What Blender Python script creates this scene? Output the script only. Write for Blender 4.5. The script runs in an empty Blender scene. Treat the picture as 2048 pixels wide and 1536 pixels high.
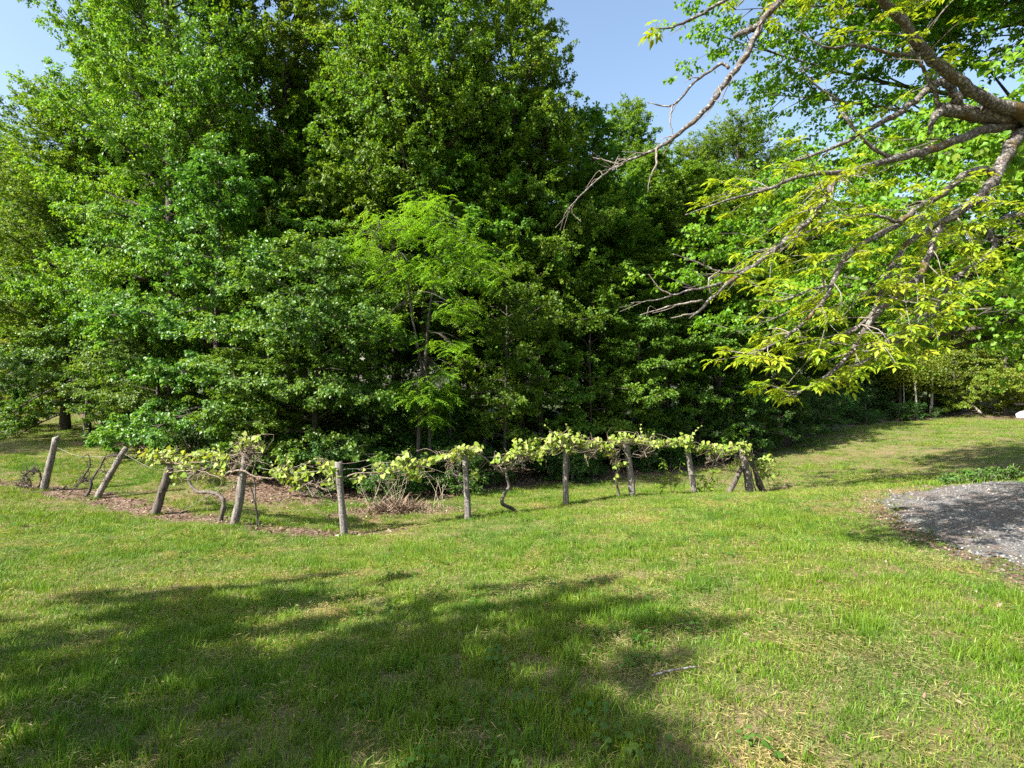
import bpy, math, random
import numpy as np
from mathutils import Vector, Matrix

R = math.radians
C = bpy.context.scene.collection
scene = bpy.context.scene

# ------------------------------------------------------------------ camera, sky, sun, exposure
F = 1140.0                      # focal length in pixels of the 2048 px wide photograph
CAMZ = 1.6
cam_d = bpy.data.cameras.new('camera'); cam = bpy.data.objects.new('camera', cam_d); C.objects.link(cam)
cam.location = (0, 0, CAMZ); cam.rotation_euler = (R(90), 0, 0)
cam_d.sensor_width = 36; cam_d.lens = 36 * F / 2048; cam_d.clip_start = 0.05; cam_d.clip_end = 2000
scene.camera = cam

SUN_EL, SUN_TRAVEL = 42, 33     # elevation; heading of the light from +X towards +Y
tr = Vector((math.cos(R(SUN_TRAVEL)) * math.cos(R(SUN_EL)), math.sin(R(SUN_TRAVEL)) * math.cos(R(SUN_EL)), -math.sin(R(SUN_EL))))
world = bpy.data.worlds.new('World'); scene.world = world; world.use_nodes = True
wn = world.node_tree
sky = wn.nodes.new('ShaderNodeTexSky'); sky.sky_type = 'NISHITA'; sky.sun_disc = False
sky.sun_elevation = R(SUN_EL); sky.sun_rotation = math.atan2(-tr.x, -tr.y)
sky.air_density = 1.3; sky.dust_density = 2.4; sky.ozone_density = 1.6
bg = wn.nodes['Background']; wn.links.new(sky.outputs[0], bg.inputs[0]); bg.inputs[1].default_value = 0.088
sl = bpy.data.lights.new('sun', 'SUN'); sl.energy = 5.0; sl.angle = R(0.5); sl.color = (1.0, 0.95, 0.86)
so = bpy.data.objects.new('sun', sl); C.objects.link(so); so.location = (-30, -20, 40)
so.rotation_euler = tr.to_track_quat('-Z', 'Y').to_euler()
scene.view_settings.view_transform = 'Standard'; scene.view_settings.look = 'None'
scene.view_settings.exposure = 1.72; scene.view_settings.gamma = 1.0; scene.view_settings.use_curve_mapping = False
cy = scene.cycles
cy.max_bounces = 8; cy.diffuse_bounces = 5; cy.glossy_bounces = 2; cy.transmission_bounces = 4
cy.use_denoising = False; cy.denoiser = 'OPENIMAGEDENOISE'; cy.denoising_input_passes = 'RGB_ALBEDO_NORMAL'; cy.sample_clamp_indirect = 4; cy.caustics_reflective = False; cy.caustics_refractive = False

# ------------------------------------------------------------------ helpers
rng = np.random.default_rng(7)
random.seed(7)

def px(u, v, d):
    """point at depth d (metres along the view axis) seen at photo pixel (u, v)"""
    return np.array([(u - 1024) / F * d, d, CAMZ - (v - 768) / F * d])

def unit(a):
    return a / np.maximum(np.linalg.norm(a, axis=-1, keepdims=True), 1e-9)

def make_mesh(name, V, faces, mat=None, attrs=None, smooth=False):
    """faces: list of (M,k) int arrays"""
    me = bpy.data.meshes.new(name)
    V = np.asarray(V, dtype=np.float32)
    me.vertices.add(len(V)); me.vertices.foreach_set('co', V.ravel())
    faces = [np.asarray(f, dtype=np.int32) for f in faces if len(f)]
    nl = sum(f.size for f in faces); npol = sum(len(f) for f in faces)
    me.loops.add(nl); me.polygons.add(npol)
    me.loops.foreach_set('vertex_index', np.concatenate([f.ravel() for f in faces]))
    starts, o = [], 0
    for f in faces:
        starts.append(o + np.arange(len(f), dtype=np.int32) * f.shape[1]); o += f.size
    me.polygons.foreach_set('loop_start', np.concatenate(starts))
    if smooth:
        me.polygons.foreach_set('use_smooth', np.ones(npol, dtype=bool))
    for k, a in (attrs or {}).items():
        at = me.attributes.new(k, 'FLOAT', 'POINT'); at.data.foreach_set('value', np.asarray(a, dtype=np.float32))
    if mat: me.materials.append(mat)
    me.update(calc_edges=True)
    return me

def obj(name, mesh, parent=None, label=None, cat=None, group=None, kind=None, loc=None):
    o = bpy.data.objects.new(name, mesh); C.objects.link(o)
    if parent is not None: o.parent = parent
    if loc is not None: o.location = loc
    if label: o['label'] = label
    if cat: o['category'] = cat
    if group: o['group'] = group
    if kind: o['kind'] = kind
    return o

def tube(pts, rad, sides=6, wob=0.0, cap=True, r_=None):
    pts = np.asarray(pts, float); rad = np.asarray(rad, float); n = len(pts)
    T = np.gradient(pts, axis=0); T = unit(T)
    ref = np.array([0.31, 0.17, 0.93]) if abs(unit(pts[-1] - pts[0])[2]) < 0.8 else np.array([0.9, 0.42, 0.05])
    A = unit(np.cross(T, ref)); B = np.cross(T, A)
    a = np.arange(sides) / sides * 2 * np.pi
    rr = rad[:, None] * (1 + (wob * (r_ or rng).standard_normal((n, sides)) if wob else 0))
    V = pts[:, None] + rr[..., None] * (np.cos(a)[None, :, None] * A[:, None] + np.sin(a)[None, :, None] * B[:, None])
    i = np.arange(n - 1)[:, None]; j = np.arange(sides)[None]
    jn = (j + 1) % sides
    Q = np.stack([i * sides + j, i * sides + jn, (i + 1) * sides + jn, (i + 1) * sides + j], -1).reshape(-1, 4)
    V = V.reshape(-1, 3)
    if cap:
        V = np.vstack([V, pts[-1] + T[-1] * rad[-1] * 0.3, pts[0]]); k = n * sides
        j = np.arange(sides); jn = (j + 1) % sides
        t1 = np.stack([(n - 1) * sides + j, (n - 1) * sides + jn, np.full(sides, k), np.full(sides, k)], -1)[:, :3]
        t0 = np.stack([jn, j, np.full(sides, k + 1)], -1)
        return V, Q, np.vstack([t1, t0])
    return V, Q, np.zeros((0, 3), int)

def join(parts):
    Vs, Qs, Ts, o = [], [], [], 0
    for V, Q, T in parts:
        Vs.append(V); Qs.append(Q + o); Ts.append(T + o); o += len(V)
    return np.vstack(Vs), np.vstack(Qs), np.vstack(Ts)

def tubes_mesh(name, parts, mat, smooth=True):
    V, Q, T = join(parts)
    return make_mesh(name, V, [Q, T], mat, smooth=smooth)

def smooth_line(pts, n, vals=None):
    """Catmull-Rom resample"""
    pts = np.asarray(pts, float)
    if vals is not None: pts = np.column_stack([pts, vals])
    p = np.vstack([2 * pts[0] - pts[1], pts, 2 * pts[-1] - pts[-2]])
    t = np.linspace(0, len(pts) - 1 - 1e-6, n); i = t.astype(int); f = (t - i)[:, None]
    p0, p1, p2, p3 = p[i], p[i + 1], p[i + 2], p[i + 3]
    q = .5 * (2 * p1 + (p2 - p0) * f + (2 * p0 - 5 * p1 + 4 * p2 - p3) * f ** 2 + (3 * p1 - p0 - 3 * p2 + p3) * f ** 3)
    return (q[:, :3], np.maximum(q[:, 3], .0005)) if vals is not None else q

def leaves_geo(P, D, N, L, W, fold=0.25):
    """two-triangle leaves folded along the midrib"""
    D = unit(D); N = unit(N - (N * D).sum(-1, keepdims=True) * D); S = np.cross(D, N)
    L = L[:, None]; W = W[:, None]
    tip = P + D * L - N * (0.12 * L)
    l = P + D * L * .42 - S * W * .5 + N * W * fold; r = P + D * L * .42 + S * W * .5 + N * W * fold
    V = np.stack([P, l, tip, r], 1).reshape(-1, 3); n = len(P)
    b = np.arange(n)[:, None] * 4
    T = np.concatenate([b + np.array([[0, 2, 1]]), b + np.array([[0, 3, 2]])], 0)
    return V, T

def leaf_shape(L, W, lobes=False, droop=.15, fold=.2):
    """one detailed leaf along +Y, normal +Z, base at the origin"""
    if lobes:   # heart-shaped, shallow lobes, toothed
        out = [(0, .06), (.16, -.06), (.38, .02), (.5, .22), (.40, .42), (.44, .60), (.26, .66), (.16, .86), (0, 1)]
    else:
        out = [(0, 0), (.22, .08), (.42, .28), (.46, .5), (.30, .75), (.10, .93), (0, 1.05)]
    r = [(x * W, y * L) for x, y in out]
    V = [(0, .3 * L, 0)]
    for x, y in r: V.append((x, y, fold * abs(x) - droop * y * y / L))
    n = len(r)
    for x, y in r[1:-1]: V.append((-x, y, fold * abs(x) - droop * y * y / L))
    right = list(range(1, n + 1)); left = [1] + list(range(n + 1, 2 * n - 1)) + [n]
    T = [(0, right[i], right[i + 1]) for i in range(n - 1)] + [(0, left[i + 1], left[i]) for i in range(n - 1)]
    V = np.array(V, float); V[0, 2] = -droop * .09 * L
    return V, np.array(T)

# ------------------------------------------------------------------ terrain height
ctrl = []
for u, v, d in [
    (88, 982, 15.5), (193, 998, 15), (310, 1031, 13.5), (470, 1048, 12.4), (689, 1074, 11.9), (936, 1040, 12.6),
    (1132, 1011, 14.5), (1265, 993, 15.3), (1389, 987, 17), (1501, 990, 19),
    (0, 840, 34), (230, 885, 24), (120, 860, 29), (400, 960, 16.5), (600, 1000, 15.6), (800, 1012, 15.2), (960, 985, 17.5),
    (1100, 972, 20), (1300, 958, 22), (1450, 938, 25), (1600, 890, 32), (1700, 857, 40), (1850, 842, 48),
    (1950, 832, 52), (2048, 850, 38), (1800, 925, 25), (1980, 900, 25), (1700, 972, 19), (1900, 955, 19), (2100, 940, 19),
    (1500, 1004, 13), (1700, 992, 11), (1750, 1017, 9.5), (2048, 965, 11), (1830, 975, 10.6), (2048, 1150, 5.5), (1900, 1100, 6.87),
    (0, 985, 14.5), (0, 1100, 8.5), (0, 1270, 4.6), (300, 1100, 9), (684, 1120, 9), (684, 1200, 5.8),
    (1100, 1100, 8), (1100, 1200, 5), (1100, 1050, 11), (1400, 1050, 9), (1400, 1150, 5.6), (1700, 1100, 6), (1700, 1250, 3.8),
    (300, 1300, 4.0), (0, 1536, 2.37), (700, 1536, 2.37), (1400, 1536, 2.37), (2048, 1536, 2.37), (2048, 1300, 3.5)]:
    ctrl.append(px(u, v, d))
ctrl += [np.array(c, float) for c in [(0, 0, 0), (-6, 0, -.15), (6, 0, 0), (-12, -4, -.4), (0, -8, .2), (12, -4, .1), (-20, 10, -1.1),
    (16, 8, -.3), (16, 3, 0), (22, 12, -.6), (-30, 45, .6), (-10, 40, -1.6), (0, 32, -2.0), (10, 45, -1.6), (25, 70, -1.0), (0, 70, -1.0), (-30, 70, .5),
    (50, 60, -.5), (60, 30, -.8), (-45, 20, -.3), (40, 15, -.8), (-14, 23, -1.0), (-8, 24, -1.5)]]
ctrl = np.array(ctrl)
def _U(r2): return np.where(r2 > 1e-9, r2 * np.log(np.maximum(r2, 1e-9)), 0) * .5
_P = ctrl[:, :2]; _n = len(_P)
_K = _U(((_P[:, None] - _P[None]) ** 2).sum(-1)) + np.eye(_n) * 0.6
_A = np.zeros((_n + 3, _n + 3)); _A[:_n, :_n] = _K; _A[:_n, _n] = 1; _A[:_n, _n + 1:] = _P; _A[_n, :_n] = 1; _A[_n + 1:, :_n] = _P.T
_w = np.linalg.solve(_A, np.concatenate([ctrl[:, 2], np.zeros(3)]))
def hz(x, y):
    x = np.asarray(x, float); y = np.asarray(y, float); sh = x.shape; x = x.ravel(); y = y.ravel()
    out = np.empty(len(x))
    for a in range(0, len(x), 20000):
        X, Y = x[a:a + 20000], y[a:a + 20000]
        z = _U((X[:, None] - _P[None, :, 0]) ** 2 + (Y[:, None] - _P[None, :, 1]) ** 2) @ _w[:_n] + _w[_n] + X * _w[_n + 1] + Y * _w[_n + 2]
        r = np.hypot(X, Y - 15); t = np.clip((r - 45) / 45, 0, 1); t = t * t * (3 - 2 * t)
        out[a:a + 20000] = z * (1 - t) + (-.6) * t
    return out.reshape(sh)
def hz1(x, y): return float(hz(np.array([x]), np.array([y]))[0])
def gnd(u, d, dz=0.0):
    x = (u - 1024) / F * d
    return np.array([x, d, hz1(x, d) + dz])

# value noise for placing things
_ng = rng.random((128, 128))
def vnoise(x, y, s):
    x = np.asarray(x) / s + 37.3; y = np.asarray(y) / s + 11.9
    i = np.floor(x).astype(int); j = np.floor(y).astype(int); fx = x - i; fy = y - j
    fx = fx * fx * (3 - 2 * fx); fy = fy * fy * (3 - 2 * fy); g = lambda a, b: _ng[a % 128, b % 128]
    return (g(i, j) * (1 - fx) + g(i + 1, j) * fx) * (1 - fy) + (g(i, j + 1) * (1 - fx) + g(i + 1, j + 1) * fx) * fy
def fbm(x, y, s): return .55 * vnoise(x, y, s) + .3 * vnoise(x + 9, y + 4, s * .43) + .15 * vnoise(x - 5, y + 7, s * .19)

EU = [-900, -300, 0, 150, 235, 300, 420, 600, 760, 900, 960, 1100, 1300, 1450, 1600, 1700, 1850, 1950, 2048, 2500, 4000]
ED = [64, 50, 43, 37, 27, 20.5, 17, 15.2, 15.2, 16.0, 17.5, 20, 22.8, 26, 33, 41, 49, 53, 54, 60, 70]
def woods(x, y):
    """>0 inside the wood, metres past its edge"""
    x = np.asarray(x, float); y = np.asarray(y, float)
    yy = np.maximum(y, 1.0); u = 1024 + F * x / yy
    d = np.where(y > 4, y - np.interp(u, EU, ED), -20)
    return d + (fbm(x, y, 3.0) - .5) * 1.6
ROWU = [-60, 88, 193, 310, 470, 689, 936, 1132, 1265, 1389, 1501, 1600]
ROWD = [16, 15.5, 15, 13.5, 12.4, 11.9, 12.6, 14.5, 15.3, 17, 19, 20.5]
def row_d(u): return float(np.interp(u, ROWU, ROWD))
_ru = np.linspace(-60, 1600, 120); _rd = np.interp(_ru, ROWU, ROWD); _rx = (_ru - 1024) / F * _rd
def row_dist(x, y):
    x = np.asarray(x, float); y = np.asarray(y, float); sh = x.shape; x = x.ravel(); y = y.ravel(); o = np.empty(len(x))
    for a in range(0, len(x), 20000):
        o[a:a + 20000] = np.sqrt(((x[a:a + 20000, None] - _rx) ** 2 + (y[a:a + 20000, None] - _rd) ** 2).min(1))
    return o.reshape(sh)
def mulch(x, y):
    """0..1 leaf litter / bare strip along the left half of the vine row and behind its posts"""
    yy = np.maximum(y, 1.0); u = 1024 + F * np.asarray(x) / yy
    ds = row_dist(x, y) + (fbm(x, y, 1.1) - .5) * .9
    side = np.interp(u, [-200, 0, 560, 720, 830, 1000, 1500, 1700], [.5, .5, .42, .3, .2, .08, .12, 0])
    m = np.clip((side - ds) / .25 + .5, 0, 1)
    b = np.clip(1.2 - np.hypot((x + 7.0) / 2.2, (y - 15.8) / 1.5), 0, 1) + np.clip(1.2 - np.hypot((x + 2.9) / 2.4, (y - 14.1) / .9), 0, 1)
    b = b * (.25 + .9 * fbm(x, y, .8)) * .8
    return np.clip(np.maximum(m, np.clip(b * 1.6, 0, 1)), 0, 1)
DRV = np.array([(3.9, -6), (4.0, 0), (4.3, 2.5), (4.65, 4.2), (4.96, 5.5), (5.28, 6.87), (5.5, 7.75), (5.9, 9.0), (6.3, 9.9), (7.0, 10.5), (8.4, 10.85), (9.9, 11.05), (14, 11.5), (24, 13.5),
                (24, 9.5), (14, 8.2), (11.5, 7.3), (9.6, 5.5), (8.6, 3), (8.3, 0), (8, -6)])
def in_drive(x, y, jit=.8):
    x = np.asarray(x, float); y = np.asarray(y, float)
    xj = x + (fbm(x * 1.0, y, .9) - .5) * jit + (vnoise(x, y, .17) - .5) * .25; yj = y + (fbm(x + 30, y, .9) - .5) * jit + (vnoise(x + 8, y, .17) - .5) * .25
    ins = np.zeros(x.shape, bool); n = len(DRV)
    for k in range(n):
        (x1, y1), (x2, y2) = DRV[k], DRV[(k + 1) % n]
        c = ((y1 > yj) != (y2 > yj)); ins ^= c & (xj < (x2 - x1) * (yj - y1) / (y2 - y1 + 1e-12) + x1)
    return ins

def drive_dist(x, y):
    x = np.asarray(x, float); y = np.asarray(y, float); o = np.full(x.shape, 1e9)
    for k in range(1, 13):
        (x1, y1), (x2, y2) = DRV[k], DRV[k + 1]; t = np.clip(((x - x1) * (x2 - x1) + (y - y1) * (y2 - y1)) / ((x2 - x1) ** 2 + (y2 - y1) ** 2), 0, 1)
        o = np.minimum(o, np.hypot(x - x1 - t * (x2 - x1), y - y1 - t * (y2 - y1)))
    return o
# ------------------------------------------------------------------ materials
def nmat(name):
    m = bpy.data.materials.new(name); m.use_nodes = True; nt = m.node_tree
    return m, nt, nt.nodes, nt.links, nt.nodes['Principled BSDF']
def N(nt, t, **kw):
    n = nt.nodes.new(t)
    for k, v in kw.items():
        if k.startswith('i_'): n.inputs[int(k[2:]) if k[2:].isdigit() else k[2:].replace('_', ' ')].default_value = v
        else: setattr(n, k, v)
    return n
def mixc(nt, fac, a, b, blend='MIX'):
    n = nt.nodes.new('ShaderNodeMix'); n.data_type = 'RGBA'; n.blend_type = blend
    for sock, val in ((n.inputs[0], fac), (n.inputs[6], a), (n.inputs[7], b)):
        if hasattr(val, 'is_output'): nt.links.new(val, sock)
        else: sock.default_value = val if not isinstance(val, tuple) or len(val) == 4 else (*val, 1)
    return n.outputs[2]
def ramp(nt, src, stops):
    n = nt.nodes.new('ShaderNodeValToRGB'); e = n.color_ramp.elements
    while len(e) < len(stops): e.new(.5)
    for k, (p, c) in zip(e, stops): k.position = p; k.color = (*c, 1) if len(c) == 3 else c
    nt.links.new(src, n.inputs[0]); return n.outputs[0]
def noise(nt, vec, scale, detail=4, rough=.6):
    n = nt.nodes.new('ShaderNodeTexNoise'); n.inputs['Scale'].default_value = scale; n.inputs['Detail'].default_value = detail
    n.inputs['Roughness'].default_value = rough
    if vec is not None: nt.links.new(vec, n.inputs['Vector'])
    return n.outputs['Fac']
def math_(nt, op, a, b=0.0, clamp=False):
    n = nt.nodes.new('ShaderNodeMath'); n.operation = op; n.use_clamp = clamp
    for s, v in ((n.inputs[0], a), (n.inputs[1], b)):
        if hasattr(v, 'is_output'): nt.links.new(v, s)
        else: s.default_value = v
    return n.outputs[0]

def leaf_material(name, cols, trans=.46, tcol=(1.25, 1.15, .55), rough=.5, spec=.4, objvar=.25, dead=None):
    m, nt, nd, lk, bs = nmat(name)
    at = N(nt, 'ShaderNodeAttribute', attribute_name='rnd')
    oi = N(nt, 'ShaderNodeObjectInfo')
    k = len(cols)
    c = ramp(nt, at.outputs['Fac'], [(i / max(k - 1, 1), cols[i]) for i in range(k)])
    v = math_(nt, 'MULTIPLY_ADD', oi.outputs['Random'], objvar); nt.nodes[-1].inputs[2].default_value = 1 - objvar / 2
    hs = N(nt, 'ShaderNodeHueSaturation'); lk.new(c, hs.inputs['Color']); lk.new(v, hs.inputs['Value'])
    h = math_(nt, 'MULTIPLY_ADD', oi.outputs['Random'], .03); nt.nodes[-1].inputs[2].default_value = .485
    lk.new(h, hs.inputs['Hue'])
    c = hs.outputs[0]
    bs.inputs['Roughness'].default_value = rough; bs.inputs['Specular IOR Level'].default_value = spec
    lk.new(c, bs.inputs['Base Color'])
    tb = N(nt, 'ShaderNodeBsdfTranslucent'); lk.new(mixc(nt, 1.0, c, (*tcol, 1), 'MULTIPLY'), tb.inputs['Color'])
    mx = N(nt, 'ShaderNodeMixShader'); mx.inputs[0].default_value = trans
    lk.new(bs.outputs[0], mx.inputs[1]); lk.new(tb.outputs[0], mx.inputs[2])
    lk.new(mx.outputs[0], nd['Material Output'].inputs['Surface'])
    return m

M = {}
M['poplar'] = leaf_material('poplar_leaf', [(.060, .145, .011), (.095, .21, .014), (.14, .265, .018), (.21, .31, .024)])
M['forest'] = leaf_material('forest_leaf', [(.07, .165, .012), (.10, .215, .015), (.15, .26, .02)])
M['maple'] = leaf_material('maple_leaf', [(.055, .135, .016), (.08, .18, .02), (.115, .22, .025), (.16, .25, .03)], rough=.45, spec=.5)
M['locust'] = leaf_material('locust_leaf', [(.11, .25, .015), (.155, .31, .02), (.21, .36, .028)], trans=.5)
M['beech'] = leaf_material('beech_leaf', [(.12, .20, .018), (.17, .24, .022), (.23, .27, .03)], trans=.48)
M['shrub'] = leaf_material('shrub_leaf', [(.038, .10, .014), (.055, .14, .018), (.085, .18, .024)])
M['basswood'] = leaf_material('basswood_leaf', [(.10, .22, .012), (.15, .28, .015), (.22, .33, .022)], trans=.5, objvar=.1)
M['hickory'] = leaf_material('hickory_leaf', [(.21, .31, .012), (.28, .36, .018), (.36, .40, .03)], trans=.5, objvar=.2)
M['grape'] = leaf_material('grape_leaf', [(.18, .28, .03), (.26, .34, .05), (.34, .38, .10)], trans=.45, objvar=.35, rough=.5)
M['weed'] = leaf_material('weed_leaf', [(.06, .14, .02), (.09, .18, .025)])
M['sapling'] = leaf_material('sapling_leaf', [(.15, .25, .02), (.21, .29, .03)], trans=.5)
M['litter'] = leaf_material('dead_leaf', [(.07, .04, .025), (.14, .085, .052), (.22, .155, .105), (.28, .21, .16)], trans=.1, tcol=(1, .9, .7), rough=.7, spec=.2)

def bark(name, a, b, lichen=None, scale=14, lic=.6, moss=None, zs=.22):
    m, nt, nd, lk, bs = nmat(name)
    tc = N(nt, 'ShaderNodeTexCoord'); mp = N(nt, 'ShaderNodeMapping'); mp.inputs['Scale'].default_value = (1, 1, zs)
    lk.new(tc.outputs['Object'], mp.inputs[0])
    n1 = noise(nt, mp.outputs[0], scale, 6, .65)
    c = ramp(nt, n1, [(.32, a), (.66, b)])
    if lichen:
        n2 = noise(nt, tc.outputs['Object'], scale * .9, 5, .7)
        f = ramp(nt, n2, [(lic - .06, (0, 0, 0)), (lic + .05, (1, 1, 1))]); c = mixc(nt, f, c, lichen)
    if moss:
        n3 = noise(nt, tc.outputs['Object'], 2.3, 3, .6)
        f = ramp(nt, n3, [(.58, (0, 0, 0)), (.68, (1, 1, 1))]); c = mixc(nt, f, c, moss)
    lk.new(c, bs.inputs['Base Color']); bs.inputs['Roughness'].default_value = .9; bs.inputs['Specular IOR Level'].default_value = .2
    bp = N(nt, 'ShaderNodeBump'); bp.inputs['Strength'].default_value = .8; bp.inputs['Distance'].default_value = .02
    lk.new(n1, bp.inputs['Height']); lk.new(bp.outputs[0], bs.inputs['Normal'])
    return m
M['bark'] = bark('grey_brown_bark', (.03, .025, .02), (.11, .095, .08), (.17, .17, .15), 9, .66)
M['bark_pale'] = bark('pale_bark', (.16, .14, .11), (.36, .33, .28), (.42, .42, .38), 10, .6)
M['bark_lichen'] = bark('lichen_bark', (.03, .024, .02), (.12, .10, .088), (.28, .28, .255), 34, .57, (.09, .06, .02))
M['twig'] = bark('twig_bark', (.12, .095, .08), (.26, .22, .19), (.34, .33, .30), 30, .6)
M['post'] = bark('weathered_post', (.045, .038, .034), (.24, .21, .19), (.34, .33, .30), 38, .60, zs=.06)
M['post_dark'] = bark('dark_weathered_post', (.035, .03, .026), (.15, .125, .11), (.26, .25, .23), 38, .64, zs=.06)
M['vine_wood'] = bark('vine_bark', (.10, .07, .05), (.30, .24, .19), (.36, .32, .28), 40, .62)
M['vine_trunk'] = bark('vine_trunk_bark', (.03, .025, .02), (.17, .145, .125), (.28, .26, .24), 45, .62)
M['vine_dead'] = bark('dead_vine_bark', (.03, .025, .022), (.11, .09, .08), None, 40)
M['dry'] = bark('dry_stem', (.24, .19, .13), (.44, .37, .27), None, 50)
m, nt, nd, lk, bs = nmat('rusty_dark_metal'); bs.inputs['Base Color'].default_value = (.025, .022, .02, 1); bs.inputs['Roughness'].default_value = .7; M['metal'] = m
m, nt, nd, lk, bs = nmat('galvanised_wire'); bs.inputs['Base Color'].default_value = (.25, .24, .22, 1); bs.inputs['Metallic'].default_value = .6; bs.inputs['Roughness'].default_value = .55; M['wire'] = m

# stone
m, nt, nd, lk, bs = nmat('pale_stone'); tc = N(nt, 'ShaderNodeTexCoord')
lk.new(ramp(nt, noise(nt, tc.outputs['Object'], 9, 6), [(.3, (.30, .28, .27)), (.7, (.55, .54, .53))]), bs.inputs['Base Color']); bs.inputs['Roughness'].default_value = .85; M['stone'] = m
m, nt, nd, lk, bs = nmat('gravel_stone'); oi = N(nt, 'ShaderNodeObjectInfo')
lk.new(ramp(nt, oi.outputs['Random'], [(0, (.055, .052, .052)), (.4, (.10, .096, .094)), (.75, (.155, .15, .148)), (1, (.28, .27, .26))]), bs.inputs['Base Color']); bs.inputs['Roughness'].default_value = .85; M['gravel_stone'] = m

# lawn ground
m, nt, nd, lk, bs = nmat('lawn_ground'); ge = N(nt, 'ShaderNodeNewGeometry'); pos = ge.outputs['Position']
big = noise(nt, pos, .45, 3); mid = noise(nt, pos, 2.6, 5, .65); fine = noise(nt, pos, 55, 4, .7)
thatch = ramp(nt, fine, [(.3, (.09, .06, .03)), (.5, (.20, .145, .08)), (.72, (.36, .28, .18))])
green = ramp(nt, fine, [(.3, (.045, .075, .012)), (.7, (.13, .17, .035))])
f = ramp(nt, math_(nt, 'ADD', math_(nt, 'MULTIPLY', mid, .6), math_(nt, 'MULTIPLY', big, .4)), [(.42, (1, 1, 1)), (.6, (0, 0, 0))])
col = mixc(nt, f, thatch, green)
soil = ramp(nt, noise(nt, pos, 3.7, 6, .7), [(.56, (0, 0, 0)), (.66, (1, 1, 1))])
col = mixc(nt, math_(nt, 'MULTIPLY', soil, .7), col, mixc(nt, fine, (.11, .06, .035), (.26, .16, .10)))
lit = N(nt, 'ShaderNodeAttribute', attribute_name='litter')
vor = N(nt, 'ShaderNodeTexVoronoi'); vor.inputs['Scale'].default_value = 24; lk.new(pos, vor.inputs['Vector'])
vs = N(nt, 'ShaderNodeSeparateColor'); lk.new(vor.outputs['Color'], vs.inputs[0])
litc = ramp(nt, vs.outputs[0], [(0, (.05, .03, .02)), (.45, (.11, .068, .045)), (.8, (.19, .13, .095)), (1, (.29, .23, .18))])
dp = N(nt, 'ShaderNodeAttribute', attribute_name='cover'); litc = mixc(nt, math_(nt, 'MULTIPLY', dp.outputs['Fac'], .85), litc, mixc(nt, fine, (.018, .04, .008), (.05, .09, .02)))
lf = math_(nt, 'ADD', lit.outputs['Fac'], math_(nt, 'MULTIPLY', math_(nt, 'SUBTRACT', mid, .5), .9))
lf = ramp(nt, lf, [(.42, (0, 0, 0)), (.58, (1, 1, 1))])
col = mixc(nt, lf, col, litc)
lk.new(col, bs.inputs['Base Color']); bs.inputs['Roughness'].default_value = .95; bs.inputs['Specular IOR Level'].default_value = .15
bp = N(nt, 'ShaderNodeBump'); bp.inputs['Strength'].default_value = .9; bp.inputs['Distance'].default_value = .03; lk.new(fine, bp.inputs['Height']); lk.new(bp.outputs[0], bs.inputs['Normal'])
M['ground'] = m
# gravel sheet
m, nt, nd, lk, bs = nmat('gravel_sheet'); ge = N(nt, 'ShaderNodeNewGeometry'); pos = ge.outputs['Position']
vor = N(nt, 'ShaderNodeTexVoronoi'); vor.inputs['Scale'].default_value = 42; lk.new(pos, vor.inputs['Vector'])
vs = N(nt, 'ShaderNodeSeparateColor'); lk.new(vor.outputs['Color'], vs.inputs[0])
c = ramp(nt, vs.outputs[0], [(0, (.05, .048, .05)), (.5, (.10, .097, .097)), (.85, (.155, .152, .152)), (1, (.26, .25, .245))])
d = ramp(nt, noise(nt, pos, 1.6, 5, .7), [(.44, (0, 0, 0)), (.66, (1, 1, 1))])
c = mixc(nt, math_(nt, 'MULTIPLY', d, .8), c, (.12, .08, .062)); lk.new(c, bs.inputs['Base Color']); bs.inputs['Roughness'].default_value = .9
bp = N(nt, 'ShaderNodeBump'); bp.inputs['Strength'].default_value = 1; bp.inputs['Distance'].default_value = .02; lk.new(vor.outputs['Distance'], bp.inputs['Height']); bp.invert = True; lk.new(bp.outputs[0], bs.inputs['Normal'])
M['gravel'] = m
# grass blades
m, nt, nd, lk, bs = nmat('grass_blade'); ge = N(nt, 'ShaderNodeNewGeometry'); pos = ge.outputs['Position']
at = N(nt, 'ShaderNodeAttribute', attribute_name='rnd'); oi = N(nt, 'ShaderNodeObjectInfo')
c = ramp(nt, at.outputs['Fac'], [(0, (.085, .16, .012)), (.45, (.13, .215, .018)), (.72, (.19, .275, .03)), (.80, (.24, .235, .06)), (.9, (.31, .255, .12)), (1, (.37, .29, .17))])
n1 = noise(nt, oi.outputs['Location'], .5, 3); n2 = noise(nt, oi.outputs['Location'], 2.2, 3)
warm = ramp(nt, math_(nt, 'ADD', math_(nt, 'MULTIPLY', n1, .5), math_(nt, 'MULTIPLY', n2, .5)), [(.40, (.72, .92, .75)), (.5, (1.05, 1.08, .9)), (.64, (1.3, 1.15, 1.0))])
c = mixc(nt, 1.0, c, warm, 'MULTIPLY')
rv = math_(nt, 'MULTIPLY_ADD', oi.outputs['Random'], .5); nt.nodes[-1].inputs[2].default_value = .75
hs = N(nt, 'ShaderNodeHueSaturation'); lk.new(c, hs.inputs['Color']); lk.new(rv, hs.inputs['Value']); c = hs.outputs[0]
lk.new(c, bs.inputs['Base Color']); bs.inputs['Roughness'].default_value = .5; bs.inputs['Specular IOR Level'].default_value = .35
tb = N(nt, 'ShaderNodeBsdfTranslucent'); lk.new(mixc(nt, 1.0, c, (1.2, 1.15, .6, 1), 'MULTIPLY'), tb.inputs['Color'])
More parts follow.
